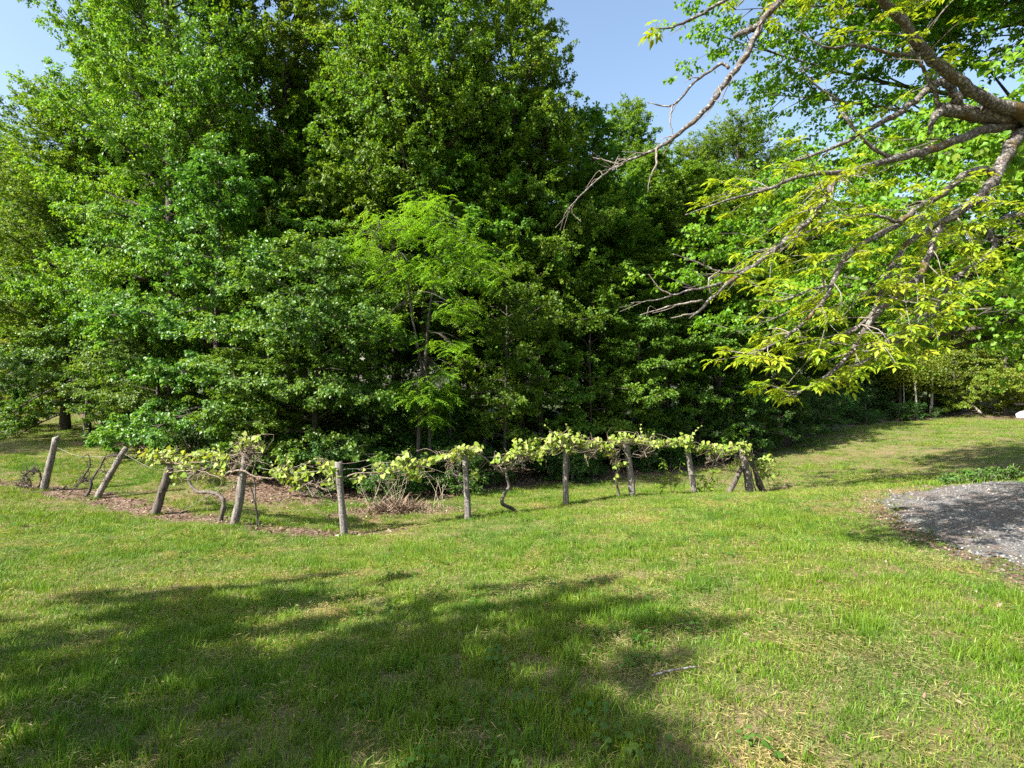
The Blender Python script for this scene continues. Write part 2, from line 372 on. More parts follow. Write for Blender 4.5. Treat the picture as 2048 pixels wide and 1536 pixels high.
mx = N(nt, 'ShaderNodeMixShader'); mx.inputs[0].default_value = .38; lk.new(bs.outputs[0], mx.inputs[1]); lk.new(tb.outputs[0], mx.inputs[2]); lk.new(mx.outputs[0], nd['Material Output'].inputs['Surface'])
M['grass'] = m

# ------------------------------------------------------------------ ground, drive
NX = NY = 330
s = np.linspace(-1, 1, NX); gx = 8 * np.sinh(4.6 * s); gy = 9 + 8 * np.sinh(4.6 * np.linspace(-1, 1, NY))
X, Y = np.meshgrid(gx, gy); Z = hz(X, Y)
near = np.exp(-((X / 40) ** 2 + ((Y - 15) / 40) ** 2)); Z = Z + (fbm(X, Y, 1.3) - .5) * .05 * near
_ground_noise = lambda x, y: (fbm(x, y, 1.3) - .5) * .05 * np.exp(-((x / 40) ** 2 + ((y - 15) / 40) ** 2))
litter = np.clip(woods(X, Y) * .6 + .5, 0, 1); litter = np.maximum(litter, mulch(X, Y))
bank = np.clip(1.3 - np.hypot((X - 45) / 7, (Y - 48) / 5), 0, 1) * .9       # bare pinkish bank at the far right
litter = np.maximum(litter, bank)
litter = np.maximum(litter, np.clip(1.2 - np.hypot((X - 20.5) / 3.2, (Y - 35) / 3.0), 0, 1) * .55)
edge = np.clip(1 - drive_dist(X, Y) / .9, 0, 1) * .75 * np.clip((10.3 - Y) / 1.0, 0, 1); litter = np.maximum(litter, edge)
i = np.arange(NY - 1)[:, None]; j = np.arange(NX - 1)[None]
Q = np.stack([i * NX + j, i * NX + j + 1, (i + 1) * NX + j + 1, (i + 1) * NX + j], -1).reshape(-1, 4)
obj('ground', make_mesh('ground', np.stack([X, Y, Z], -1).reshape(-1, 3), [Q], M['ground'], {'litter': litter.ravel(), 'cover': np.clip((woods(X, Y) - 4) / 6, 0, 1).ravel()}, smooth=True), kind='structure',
    label='mown lawn dipping to the vine row and running under the wood', )
def gz(x, y): return hz(x, y) + _ground_noise(np.asarray(x, float), np.asarray(y, float))
def gz1(x, y): return float(gz(np.array([float(x)]), np.array([float(y)]))[0])

cs = .09
xs = np.arange(3.4, 24, cs); ys = np.arange(-6, 13.6, cs); X, Y = np.meshgrid(xs, ys)
ins = in_drive(X, Y); bl = ins.astype(float)
for _ in range(3): bl = (bl + np.roll(bl, 1, 0) + np.roll(bl, -1, 0) + np.roll(bl, 1, 1) + np.roll(bl, -1, 1)) / 5      # the sheet dips under the turf at its rim
Zd = gz(X, Y) - .035 + .057 * np.clip((bl - .45) * 2.2, 0, 1)
idx = np.arange(X.size).reshape(X.shape)
ok = ins[:-1, :-1] & ins[1:, :-1] & ins[:-1, 1:] & ins[1:, 1:]
Q = np.stack([idx[:-1, :-1], idx[:-1, 1:], idx[1:, 1:], idx[1:, :-1]], -1)[ok]
used, inv = np.unique(Q, return_inverse=True)
V = np.stack([X, Y, Zd], -1).reshape(-1, 3)[used]
obj('driveway', make_mesh('driveway', V, [inv.reshape(-1, 4)], M['gravel'], smooth=True), kind='structure', label='grey gravel driveway curving past the lawn')

# ------------------------------------------------------------------ scatter through geometry nodes (stuff only)
def proto_collection(name, meshes):
    col = bpy.data.collections.new(name)
    for k, me in enumerate(meshes):
        col.objects.link(bpy.data.objects.new(name, me))
    return col
def scatter(name, P, rotz, tilt, scale, idx, col, **kw):
    n = len(P); me = bpy.data.meshes.new(name); me.vertices.add(n); me.vertices.foreach_set('co', np.asarray(P, np.float32).ravel())
    a = me.attributes.new('rot', 'FLOAT_VECTOR', 'POINT'); a.data.foreach_set('vector', np.column_stack([tilt, rotz]).astype(np.float32).ravel())
    a = me.attributes.new('siz', 'FLOAT_VECTOR', 'POINT'); a.data.foreach_set('vector', np.asarray(scale, np.float32).ravel())
    a = me.attributes.new('pick', 'INT', 'POINT'); a.data.foreach_set('value', np.asarray(idx, np.int32))
    o = obj(name, me, **kw)
    ng = bpy.data.node_groups.new(name, 'GeometryNodeTree')
    ng.interface.new_socket('Geometry', in_out='INPUT', socket_type='NodeSocketGeometry'); ng.interface.new_socket('Geometry', in_out='OUTPUT', socket_type='NodeSocketGeometry')
    gi = ng.nodes.new('NodeGroupInput'); go = ng.nodes.new('NodeGroupOutput'); ip = ng.nodes.new('GeometryNodeInstanceOnPoints'); ci = ng.nodes.new('GeometryNodeCollectionInfo')
    ci.inputs['Collection'].default_value = col; ci.inputs['Separate Children'].default_value = True; ci.inputs['Reset Children'].default_value = True
    ip.inputs['Pick Instance'].default_value = True
    def na(nm, dt):
        x = ng.nodes.new('GeometryNodeInputNamedAttribute'); x.data_type = dt; x.inputs[0].default_value = nm; return x.outputs[0]
    L = ng.links.new
    L(gi.outputs[0], ip.inputs['Points']); L(ci.outputs[0], ip.inputs['Instance']); L(na('pick', 'INT'), ip.inputs['Instance Index'])
    er = ng.nodes.new('FunctionNodeEulerToRotation'); L(na('rot', 'FLOAT_VECTOR'), er.inputs[0]); L(er.outputs[0], ip.inputs['Rotation'])
    L(na('siz', 'FLOAT_VECTOR'), ip.inputs['Scale']); L(ip.outputs[0], go.inputs[0])
    md = o.modifiers.new('scatter', 'NODES'); md.node_group = ng
    return o

def grass_tuft(nb, rad, hgt, wid, dry, seed):
    r = np.random.default_rng(seed)
    a = r.random(nb) * 6.283; q = rad * np.sqrt(r.random(nb)); P = np.stack([q * np.cos(a), q * np.sin(a), np.full(nb, -.012)], 1)
    az = a + r.normal(0, .9, nb); lean = np.clip(r.normal(.45, .3, nb), .05, 1.3); h = hgt * r.uniform(.45, 1.15, nb); w = wid * r.uniform(.6, 1.2, nb)
    isdry = r.random(nb) < dry; lean = np.where(isdry, lean + .55, lean); h = np.where(isdry, h * .75, h)
    hor = np.stack([np.cos(az), np.sin(az), np.zeros(nb)], 1); up = np.array([0, 0, 1.0]); fa = r.random(nb) * 6.283
    sd = np.stack([np.cos(fa), np.sin(fa), np.zeros(nb)], 1) * (w * .5)[:, None]
    def at(t): return P + (hor * np.sin(lean * t)[:, None] * 1.0 + up * np.cos(lean * t * 1.1)[:, None]) * (h * t)[:, None]
    m1, tip = at(.55), at(1.0)
    V = np.stack([P - sd, P + sd, m1 - sd * .8, m1 + sd * .8, tip], 1).reshape(-1, 3); b = np.arange(nb)[:, None] * 5
    Q = b + np.array([[0, 1, 3, 2]]); T = b + np.array([[2, 3, 4]])
    rn = np.where(isdry, r.uniform(.8, 1, nb), r.uniform(0, .74, nb))
    return make_mesh('tuft', V, [Q, T], M['grass'], {'rnd': np.repeat(rn, 5)})

tufts = [grass_tuft(46, .09, .064, .0046, .26, 10 + k) for k in range(6)] + [grass_tuft(44, .06, .10, .0052, .05, 30 + k) for k in range(4)] \
      + [grass_tuft(44, .11, .06, .0042, .62, 50 + k) for k in range(4)]
def straw_mat(seed, nb=60):
    r = np.random.default_rng(seed); P = np.column_stack([r.normal(0, .09, (nb, 2)), r.uniform(.002, .03, nb)]); a = r.random(nb) * 6.283
    D = np.column_stack([np.cos(a), np.sin(a), r.normal(0, .18, nb)]); L = r.uniform(.02, .07, nb); V, T = leaves_geo(P, D, r.normal(0, .4, (nb, 3)) + [0, 0, 1], L, np.full(nb, .0042), .05)
    return make_mesh('straw', V, [T], M['grass'], {'rnd': np.repeat(r.uniform(.82, 1, nb), 4)})
tufts += [straw_mat(70 + k) for k in range(4)]
gcol = proto_collection('grass_blades', tufts)
def grass_points(y0, y1, dens, scl, seed):
    r = np.random.default_rng(seed)
    area = (y1 - y0) * ((y0 + y1) * 1.05 + 5); n = int(area * dens)
    y = np.sqrt(r.uniform(y0 ** 2, y1 ** 2, n)); x = r.uniform(-1, 1, n) * (y * 1.05 + 2.0)
    dd = drive_dist(x, y); ind = in_drive(x, y); keep = (~ind & (r.random(n) < np.clip(np.where(y < 10.2, .04, .4) + dd * .75, 0, 1))) | (ind & (r.random(n) < np.clip(.35 - dd * .5, 0, 1))); x, y = x[keep], y[keep]
    w = woods(x, y); mu = mulch(x, y)
    p = np.clip(1 - (w + .3) * 1.2, 0.0, 1) * (1 - mu * .93)
    bank = np.clip(1.3 - np.hypot((x - 45) / 7, (y - 48) / 5), 0, 1); p *= 1 - bank
    thin = .5 * fbm(x, y, 1.2) + .5 * fbm(x + 3, y - 8, .42); bare = np.clip((.45 - thin) * 8 + np.interp(x / np.maximum(y, 1), [-.2, .6], [-.4, .25]), 0, 1)
    keep = r.random(len(x)) < p; x, y, thin, bare = x[keep], y[keep], thin[keep], bare[keep]
    n = len(x)
    lush = fbm(x + 50, y, 1.4)
    z = gz(x, y)
    k = r.integers(0, 6, n); k = np.where((lush > .53) & (r.random(n) < .65), 6 + r.integers(0, 4, n), k)
    k = np.where(r.random(n) < bare * .5, 10 + r.integers(0, 4, n), k); k = np.where(r.random(n) < .06 + bare * .30, 14 + r.integers(0, 4, n), k)
    h = scl[1] * r.uniform(.7, 1.25, n) * (1 + (lush - .5) * .9)
    S = np.column_stack([np.full(n, scl[0]) * r.uniform(.8, 1.2, n)] * 2 + [h])
    return np.column_stack([x, y, z]), r.random(n) * 6.283, r.normal(0, .12, (n, 2)), S, k
G = [grass_points(.8, 5, 210, (1, 1), 1), grass_points(5, 10, 140, (1.15, 1.0), 2), grass_points(10, 20, 60, (1.7, 1.05), 3), grass_points(20, 56, 9, (3.4, 1.1), 4)]
rp_ = np.random.default_rng(99); pu = np.repeat([88, 193, 310, 470, 689, 936, 1132, 1265, 1389, 1501, 1455, 1530, 1239], 16); pd_ = np.interp(pu, ROWU, ROWD); xx = (pu - 1024) / F * pd_ + rp_.normal(0, .11, len(pu)); yy = pd_ - .06 + rp_.normal(0, .10, len(pu)); nn = len(xx)
G.append((np.column_stack([xx, yy, gz(xx, yy)]), rp_.random(nn) * 6.28, rp_.normal(0, .12, (nn, 2)), np.column_stack([np.full(nn, .9)] * 2 + [rp_.uniform(.8, 1.7, nn)]), rp_.choice([0, 1, 2, 6, 7, 8, 10], nn)))
scatter('lawn_grass', np.vstack([g[0] for g in G]), np.concatenate([g[1] for g in G]), np.vstack([g[2] for g in G]), np.vstack([g[3] for g in G]), np.concatenate([g[4] for g in G]), gcol,
        kind='stuff', label='green lawn grass with dry straw tufts', cat='grass')

# gravel stones
def pebble(seed):
    r = np.random.default_rng(seed); ph = (1 + 5 ** .5) / 2
    V = unit(np.array([(-1, ph, 0), (1, ph, 0), (-1, -ph, 0), (1, -ph, 0), (0, -1, ph), (0, 1, ph), (0, -1, -ph), (0, 1, -ph), (ph, 0, -1), (ph, 0, 1), (-ph, 0, -1), (-ph, 0, 1)], float))
    V = V * r.uniform(.7, 1.2, (12, 1)) * np.array([1, .75, .55])
    T = [(0, 11, 5), (0, 5, 1), (0, 1, 7), (0, 7, 10), (0, 10, 11), (1, 5, 9), (5, 11, 4), (11, 10, 2), (10, 7, 6), (7, 1, 8), (3, 9, 4), (3, 4, 2), (3, 2, 6), (3, 6, 8), (3, 8, 9), (4, 9, 5), (2, 4, 11), (6, 2, 10), (8, 6, 7), (9, 8, 1)]
    return V, np.array(T)
stones = []
for k in range(5):
    V, T = pebble(k); stones.append(make_mesh('pebble', V, [T], M['gravel_stone']))
r = np.random.default_rng(5); n = 26000
x = r.uniform(4, 13, n); y = r.uniform(2, 12, n); dd = drive_dist(x, y); k = in_drive(x, y) | (r.random(n) < np.clip(.5 - dd * 1.2, 0, 1)); x, y = x[k], y[k]; n = len(x)
scatter('gravel', np.column_stack([x, y, gz(x, y) + np.where(in_drive(x, y), .024, .004)]), r.random(n) * 6.28, r.normal(0, .4, (n, 2)), np.repeat(.004 + .026 * r.random((n, 1)) ** 2.5, 3, 1), r.integers(0, 5, n), proto_collection('pebbles', stones),
        kind='stuff', label='loose grey gravel stones on the driveway', cat='gravel')

# dead leaves
def dead_leaf(seed):
    r = np.random.default_rng(seed); V, T = leaf_shape(1, .6, droop=r.uniform(-.3, .3), fold=r.uniform(.1, .6))
    return make_mesh('dead_leaf', V, [T], M['litter'], {'rnd': np.full(len(V), r.random())})
dl = proto_collection('dead_leaves', [dead_leaf(k) for k in range(10)])
r = np.random.default_rng(6)
n = 60000; x = r.uniform(-17, 12, n); y = r.uniform(10.5, 30, n); p = np.clip(np.maximum(mulch(x, y) * .55, np.clip(woods(x, y) * .7 + .5, 0, 1) * np.where(y < 22, 1, .5)), 0, 1); k = (r.random(n) < p) & (woods(x, y) < 6); P1 = np.column_stack([x[k], y[k]])
n = 500; y = np.sqrt(r.uniform(4, 144, n)); x = r.uniform(-1, 1, n) * y * .95; P2 = np.column_stack([x, y])
n = 9000; x = r.uniform(3.4, 8, n); y = r.uniform(3, 10.6, n); k = r.random(n) < np.clip(.5 - drive_dist(x, y) * .6, 0.02, 1); P3 = np.column_stack([x[k], y[k]])
P = np.vstack([P1, P2, P3]); n = len(P)
scatter('leaf_litter', np.column_stack([P, gz(P[:, 0], P[:, 1]) + r.uniform(.005, .045, n)]), r.random(n) * 6.28, r.normal(0, .55, (n, 2)), np.repeat(np.where(np.arange(n) < len(P1), r.uniform(.04, .10, n), r.uniform(.018, .045, n))[:, None], 3, 1), r.integers(0, 10, n), dl,
        kind='stuff', label='brown fallen leaves along the vine row and wood edge', cat='leaf litter')

# ground-ivy and clover leaves in the lawn
def clover(seed):
    r = np.random.default_rng(seed); parts, o, Vs, Ts = [], 0, [], []
    for q in range(9):
        V, T = leaf_shape(.03, .034, droop=.2, fold=.15); a = r.random() * 6.28; c_, s_ = math.cos(a), math.sin(a)
        V = V @ np.array([[c_, s_, 0], [-s_, c_, 0], [0, 0, 1]]) + np.array([r.normal(0, .035), r.normal(0, .035), r.uniform(.03, .075)])
        Vs.append(V); Ts.append(T + o); o += len(V)
    return make_mesh('clover', np.vstack(Vs), [np.vstack(Ts)], M['weed'], {'rnd': np.repeat(r.random(9), len(V))})
cl = proto_collection('clovers', [clover(k) for k in range(4)])
r = np.random.default_rng(8); n = 1500; y = np.sqrt(r.uniform(3, 150, n)); x = r.uniform(-1, 1, n) * (y * .95 + 1)
k = ~in_drive(x, y, 1.0) & (fbm(x + 12, y, 1.6) > .52) & (mulch(x, y) < .4); x, y = x[k], y[k]; n = len(x)
scatter('clover', np.column_stack([x, y, gz(x, y)]), r.random(n) * 6.28, r.normal(0, .1, (n, 2)), np.repeat(r.uniform(.7, 1.4, (n, 1)), 3, 1), r.integers(0, 4, n), cl,
        kind='stuff', label='small clover and ivy leaves scattered through the lawn', cat='clover')

# ------------------------------------------------------------------ tree generator
def gen_tree(seed, H, Rc, cb, prof, nl, nleaf, lsz, up=(.05, .9), droop=.15, r0=.2, flat=.6, twl=.45, sub_n=1.5, lean=.3, side=None, hang=.35, stems=1, wood_sides=7, leaf_w=.8, sub_len=(.22, .45)):
    """local tree, base at origin. Returns wood (V,Q,T) and leaf arrays P,D,N,L"""
    r = np.random.default_rng(seed)
    wood = []; tw0, tw1 = [], []
    for st in range(stems):
        n = 12; t = np.linspace(0, 1, n); ph = r.random(2) * 6.28; azs = r.random() * 6.28; sp = 0 if stems == 1 else .16 * H
        bx = np.column_stack([np.sin(t * 4 + ph[0]) * lean * t * .5 + lean * t * r.normal() * .7 + np.cos(azs) * sp * t, np.sin(t * 3.3 + ph[1]) * lean * t * .5 + lean * t * r.normal() * .7 + np.sin(azs) * sp * t, t * H])
        rad = r0 * (1 - t) ** .85 + .012; rad[0] *= 1.3
        tp = np.vstack([bx[0] - [0, 0, .35], bx]); trad = np.concatenate([[rad[0] * 1.15], rad])
        wood.append(tube(tp, trad, wood_sides + 2, .05, r_=r))
        nls = nl // stems
        for i in range(nls):
            ti = (i + r.random()) / nls; z0 = cb + (H * .97 - cb) * ti; tt = z0 / H
            b = np.array([np.interp(tt, t, bx[:, 0]), np.interp(tt, t, bx[:, 1]), z0])
            az = i * 2.399 + r.normal() * .35 + st
            if side is not None: az = side[0] + r.normal() * side[1] if r.random() < side[2] else az
            Lr = Rc * prof(ti) * r.uniform(.72, 1.12)
            if side is not None and math.cos(az - side[0]) < 0: Lr *= .6
            el = up[0] + (up[1] - up[0]) * ti + r.normal() * .22
            s_ = np.linspace(0, 1, 7); hd = np.array([math.cos(az), math.sin(az), 0]); pd = np.array([-hd[1], hd[0], 0])
            wv = r.normal(0, .06 * Lr, 2)
            lp = b + hd * (s_ * Lr * math.cos(el))[:, None] + np.array([0, 0, 1.]) * (s_ * Lr * math.sin(el) - droop * s_ ** 2 * Lr)[:, None] + pd * (np.sin(s_ * 3) * wv[0] + s_ ** 2 * wv[1])[:, None]
            br = max(.012, np.interp(tt, t, rad) * .42); lr = br * (1 - s_) ** .8 + .006
            wood.append(tube(lp, lr, 5, r_=r, cap=False))
            ns = int(3 + Lr * sub_n)
            for q in range(ns):
                sq = .18 + .82 * (q + r.random()) / ns; p0 = np.array([np.interp(sq, s_, lp[:, c]) for c in range(3)])
                sg = 1 if q % 2 else -1; ang = sg * r.uniform(.4, 1.15)
                dv = hd * math.cos(ang) + pd * math.sin(ang); sl_ = (Lr * r.uniform(*sub_len)) * (1.15 - .55 * sq) + .2
                dz = r.normal(.05 + .3 * ti, .18); p2 = p0 + dv * sl_ + np.array([0, 0, dz * sl_ - droop * .5 * sl_]); p1 = (p0 + p2) / 2 + np.array([0, 0, .08 * sl_])
                wood.append(tube([p0, p1, p2], [lr[int(sq * 6)] * .6 + .003, .007, .003], 3, r_=r, cap=False))
                nt_ = max(3, int(sl_ * 5)); f = r.uniform(.2, 1, nt_)[:, None]
                a0 = np.where(f < .5, p0 + (p1 - p0) * f * 2, p1 + (p2 - p1) * (f * 2 - 1))
                tv = unit(r.normal(0, 1, (nt_, 3)) * np.array([1, 1, flat]) + dv * .5) * (twl * r.uniform(.4, 1.2, nt_))[:, None]
                tw0.append(a0); tw1.append(a0 + tv - np.array([0, 0, .1 * droop]))
    tw0 = np.vstack(tw0); tw1 = np.vstack(tw1)
    k = r.integers(0, len(tw0), nleaf); f = r.uniform(.15, 1.05, nleaf)[:, None]
    tv = unit(tw1[k] - tw0[k])
    P = tw0[k] + (tw1[k] - tw0[k]) * f + r.normal(0, .06, (nleaf, 3)) * np.array([1, 1, .7])
    out = P - np.array([0, 0, cb]); out[:, 2] *= .3; out = unit(out)
    D = unit(tv * .6 + out * .35 + r.normal(0, .55, (nleaf, 3)) - np.array([0, 0, hang]))
    Nn = unit(np.array([0, 0, .6]) + out * .6 + r.normal(0, .5, (nleaf, 3)))
    L = lsz * r.uniform(.65, 1.25, nleaf)
    rnd = np.clip(.5 + .26 * r.standard_normal(nleaf) + (r.random(len(tw0))[k] - .5) * .5 + .25 * np.sin(P[:, 0] * 1.1 + seed) * np.sin(P[:, 2] * .8), 0, 1)
    return join(wood), (P, D, Nn, L, L * leaf_w, rnd)

def tree_meshes(name, wood, lv, bmat, lmat):
    V, Q, T = wood; tm = make_mesh(name + '_trunk', V, [Q, T], bmat, smooth=True)
    P, D, Nn, L, W, rnd = lv; V, T = leaves_geo(P, D, Nn, L, W)
    cm = make_mesh(name + '_crown', V, [T], lmat, {'rnd': np.repeat(rnd, 4)})
    return tm, cm

ov = lambda a, b: (lambda t: max(.12, (math.sin(math.pi * min(1, (t * (1 - a) + a))) ** b)))
VAR = {}
def variant(key, bm, lm, **kw):
    w, l = gen_tree(**kw); VAR[key] = tree_meshes(key, w, l, M[bm], M[lm])
cone = lambda t: max(.16, 1 - .82 * t ** 1.25)
egg = lambda t: max(.2, (math.sin(math.pi * (.22 + .74 * t)) ** .8))
rnd_ = lambda t: max(.25, (math.sin(math.pi * (.30 + .64 * t)) ** .55))
variant('poplar_a', 'bark', 'poplar', seed=1, H=26, Rc=5.6, cb=2.6, prof=rnd_, nl=84, nleaf=190000, lsz=.118, up=(.2, 1.05), droop=.10, flat=.85, r0=.22, sub_n=2.4, twl=.62)
variant('poplar_b', 'bark', 'poplar', seed=2, H=25, Rc=4.6, cb=5.0, prof=egg, nl=76, nleaf=150000, lsz=.118, up=(.3, 1.1), droop=.10, flat=.85, r0=.2, sub_n=2.4, twl=.6)
variant('poplar_c', 'bark', 'poplar', seed=3, H=24, Rc=5.5, cb=6.2, prof=rnd_, nl=80, nleaf=170000, lsz=.115, up=(.2, 1.0), droop=.10, flat=.85, r0=.22, sub_n=2.4, twl=.6)
variant('forest_a', 'bark', 'forest', seed=4, H=20, Rc=4.2, cb=5.5, prof=egg, nl=54, nleaf=60000, lsz=.15, up=(.3, 1.0), droop=.1, flat=.85, r0=.17, sub_n=2.0, twl=.55)
variant('forest_b', 'bark', 'forest', seed=5, H=18, Rc=3.8, cb=4.0, prof=egg, nl=50, nleaf=52000, lsz=.15, up=(.3, 1.0), droop=.1, flat=.85, r0=.14, sub_n=2.0, twl=.55)
variant('maple_a', 'bark', 'maple', seed=6, H=11, Rc=4.3, cb=1.1, prof=cone, nl=60, nleaf=72000, lsz=.112, up=(.05, .9), droop=.2, r0=.13, flat=.65, hang=.55, sub_n=2.2)
variant('maple_b', 'bark', 'maple', seed=7, H=8.5, Rc=3.4, cb=.8, prof=egg, nl=48, nleaf=46000, lsz=.11, up=(.05, .85), droop=.2, r0=.10, flat=.65, hang=.55, sub_n=2.2)
variant('under_a', 'bark', 'forest', seed=8, H=8, Rc=2.4, cb=1.6, prof=egg, nl=32, nleaf=17000, lsz=.115, up=(.1, .7), droop=.12, r0=.06, flat=.55)
variant('under_b', 'bark', 'forest', seed=9, H=6, Rc=2.0, cb=1.0, prof=egg, nl=28, nleaf=12000, lsz=.11, up=(.1, .6), droop=.15, r0=.05, flat=.5, stems=2)
variant('beech', 'bark', 'beech', seed=10, H=9, Rc=4.2, cb=.8, prof=cone, nl=44, nleaf=36000, lsz=.115, up=(.0, .6), droop=.16, r0=.11, flat=.18, hang=.15)
variant('shrub_a', 'twig', 'shrub', seed=11, H=3.2, Rc=1.7, cb=.15, prof=egg, nl=34, nleaf=11000, lsz=.10, up=(.1, .9), droop=.15, r0=.035, stems=4, twl=.3)
variant('shrub_b', 'twig', 'shrub', seed=12, H=1.3, Rc=.9, cb=.08, prof=egg, nl=22, nleaf=3200, lsz=.085, up=(.1, .9), droop=.15, r0=.018, stems=4, twl=.2)

def plant(key, name, u, d, label, cat='tree', group=None, sc=1.0, zs=1.0, rot=None, tone=None, leanxy=(0, 0), kids=('trunk', 'crown')):
    p = gnd(u, d); e = obj(name, None, None, label, cat, group); e.location = (p[0], p[1], gz1(p[0], p[1]))
    e.rotation_euler = (leanxy[0], leanxy[1], random.random() * 6.28 if rot is None else rot); e.scale = (sc, sc, sc * zs)
    tm, cm = VAR[key]
    obj(kids[0], tm, e); obj(kids[1], cm, e)
    return e

# --- the tall front row and the trees one can tell apart
TREES = [
 ('poplar_a', 'tall_tree', 345, 23.5, 'tall broad light green tree filling the upper left of the wood', .86, 1.18),
 ('poplar_b', 'tall_tree', 590, 25.5, 'tall tree left of centre, its crown meeting the upper-left giant', 1.0, 1.0),
 ('poplar_c', 'tall_tree', 850, 23.5, 'tall tree at the middle of the wood behind the yellow-green locust', .92, 1.08),
 ('poplar_b', 'tall_tree', 1045, 24.5, 'tall tree whose right edge stands against the gap of blue sky', .82, 1.12),
 ('poplar_b', 'tall_tree', 270, 30, 'tall tree half hidden behind the broad upper-left giant', .92, 1.15),
 ('poplar_c', 'tall_tree', 130, 29, 'tall sunlit tree beside the bright sky at upper left', .88, .80),
 ('poplar_a', 'tall_tree', -10, 37, 'tree at the left edge below the pale sky', .88, .80),
 ('poplar_b', 'tall_tree', -190, 40, 'tree crown cut by the left border of the picture', .95, .78),
 ('poplar_b', 'tall_tree', 1275, 42, 'pointed distant tree top just right of the central giants', 1.0, .97),
 ('poplar_a', 'tall_tree', 1385, 44, 'distant rounded tree top under the gap of sky', .9, .92),
 ('poplar_c', 'tall_tree', 1475, 45, 'distant tree rising behind the tips of the bare overhanging limb', 1.0, .98),
 ('poplar_b', 'tall_tree', 1590, 47, 'distant tree behind the overhanging yellow-green boughs', 1.0, .92),
 ('poplar_a', 'tall_tree', 1730, 56, 'far tree behind the overhanging boughs above the right field', 1.0, .85),
 ('poplar_c', 'tall_tree', 1880, 60, 'far tall tree beyond the upper end of the right field', 1.05, .85),
 ('poplar_b', 'tall_tree', 2030, 60, 'far tall tree above the bare bank at the right edge', 1.1, .8),
 ('maple_a', 'maple_tree', 440, 19.8, 'dense blue-green maple with drooping leaves left of centre', 1.0, 1.0),
 ('maple_b', 'maple_tree', 625, 17.6, 'smaller maple right behind the lowest leaning post of the row', .95, .92),
 ('maple_a', 'maple_tree', 175, 27, 'wide maple over the shaded lawn at left', .95, 1.0),
 ('maple_b', 'maple_tree', 310, 21.8, 'low maple behind the leftmost leafy vine', .8, .8),
 ('beech', 'beech_tree', 40, 29, 'yellow-green tree with layered boughs low at the left edge', .9, .8),
 ('beech', 'beech_tree', 1905, 53, 'yellow-green tree with layered boughs over the pale track', 1.1, 1.15),
 ('beech', 'beech_tree', 2010, 50, 'yellow-green layered tree above the bare bank', 1.15, 1.2),
 ('beech', 'beech_tree', 2130, 46, 'yellow-green layered tree cut by the right border', 1.2, 1.3),
 ('forest_b', 'forest_tree', 1800, 52, 'pale-stemmed tree at the top edge of the field', .9, .9),
 ('forest_a', 'forest_tree', 745, 24, 'straight dark trunk left of the locust', .95, 1.0),
 ('forest_a', 'forest_tree', 690, 26, 'slim straight trunk in shade between the maple and the locust', .9, 1.0),
 ('forest_b', 'forest_tree', 960, 26, 'shaded trunk right of the locust', .95, 1.0),
 ('forest_b', 'forest_tree', 1170, 28, 'shaded tree behind the middle of the vine row', .95, 1.0),
 ('forest_a', 'forest_tree', 1310, 34, 'mid green tree filling the wood behind the bare branch tips', .95, .92),
 ('forest_b', 'forest_tree', 1430, 36, 'shaded tree above the dark shrubs right of the vines', 1.0, .95),
 ('forest_a', 'forest_tree', 1540, 40, 'dark tree over the upper left corner of the right field', .95, .9),
 ('forest_b', 'forest_tree', 1660, 46, 'shaded tree over the back edge of the field', .95, .95),
 ('under_a', 'understory_tree', 1010, 20.5, 'slender understory tree behind the twisted middle vine', 1.0, 1.0),
 ('under_b', 'understory_tree', 1090, 22.5, 'two-stemmed sapling tree left of the sixth post', 1.0, 1.0),
 ('under_a', 'understory_tree', 1180, 24, 'bright leafed understory tree over the middle vines', 1.0, .95),
 ('under_b', 'understory_tree', 1260, 25, 'forked understory tree behind the seventh post', 1.1, 1.0),
 ('under_a', 'understory_tree', 1340, 27, 'understory tree beneath the bare branch tips', 1.05, .95),
 ('under_a', 'understory_tree', 1435, 28.5, 'understory tree over the dark shrubs at the end of the vines', 1.1, .9),
 ('under_a', 'understory_tree', 1525, 31.5, 'understory tree whose shade falls on the strip of field', 1.15, .95),
 ('under_a', 'understory_tree', 530, 17.2, 'thin-stemmed young tree behind the nest-topped post', .8, .75),
]
for k, (key, nm, u, d, lab, sc, zs) in enumerate(TREES):
    plant(key, nm, u, d, lab, 'tree', {'tall_tree': 'tall trees of the wood', 'maple_tree': 'maples at the wood edge', 'beech_tree': 'layered yellow-green trees', 'forest_tree': 'trees inside the wood', 'understory_tree': 'small trees along the wood edge'}[nm], sc, zs)

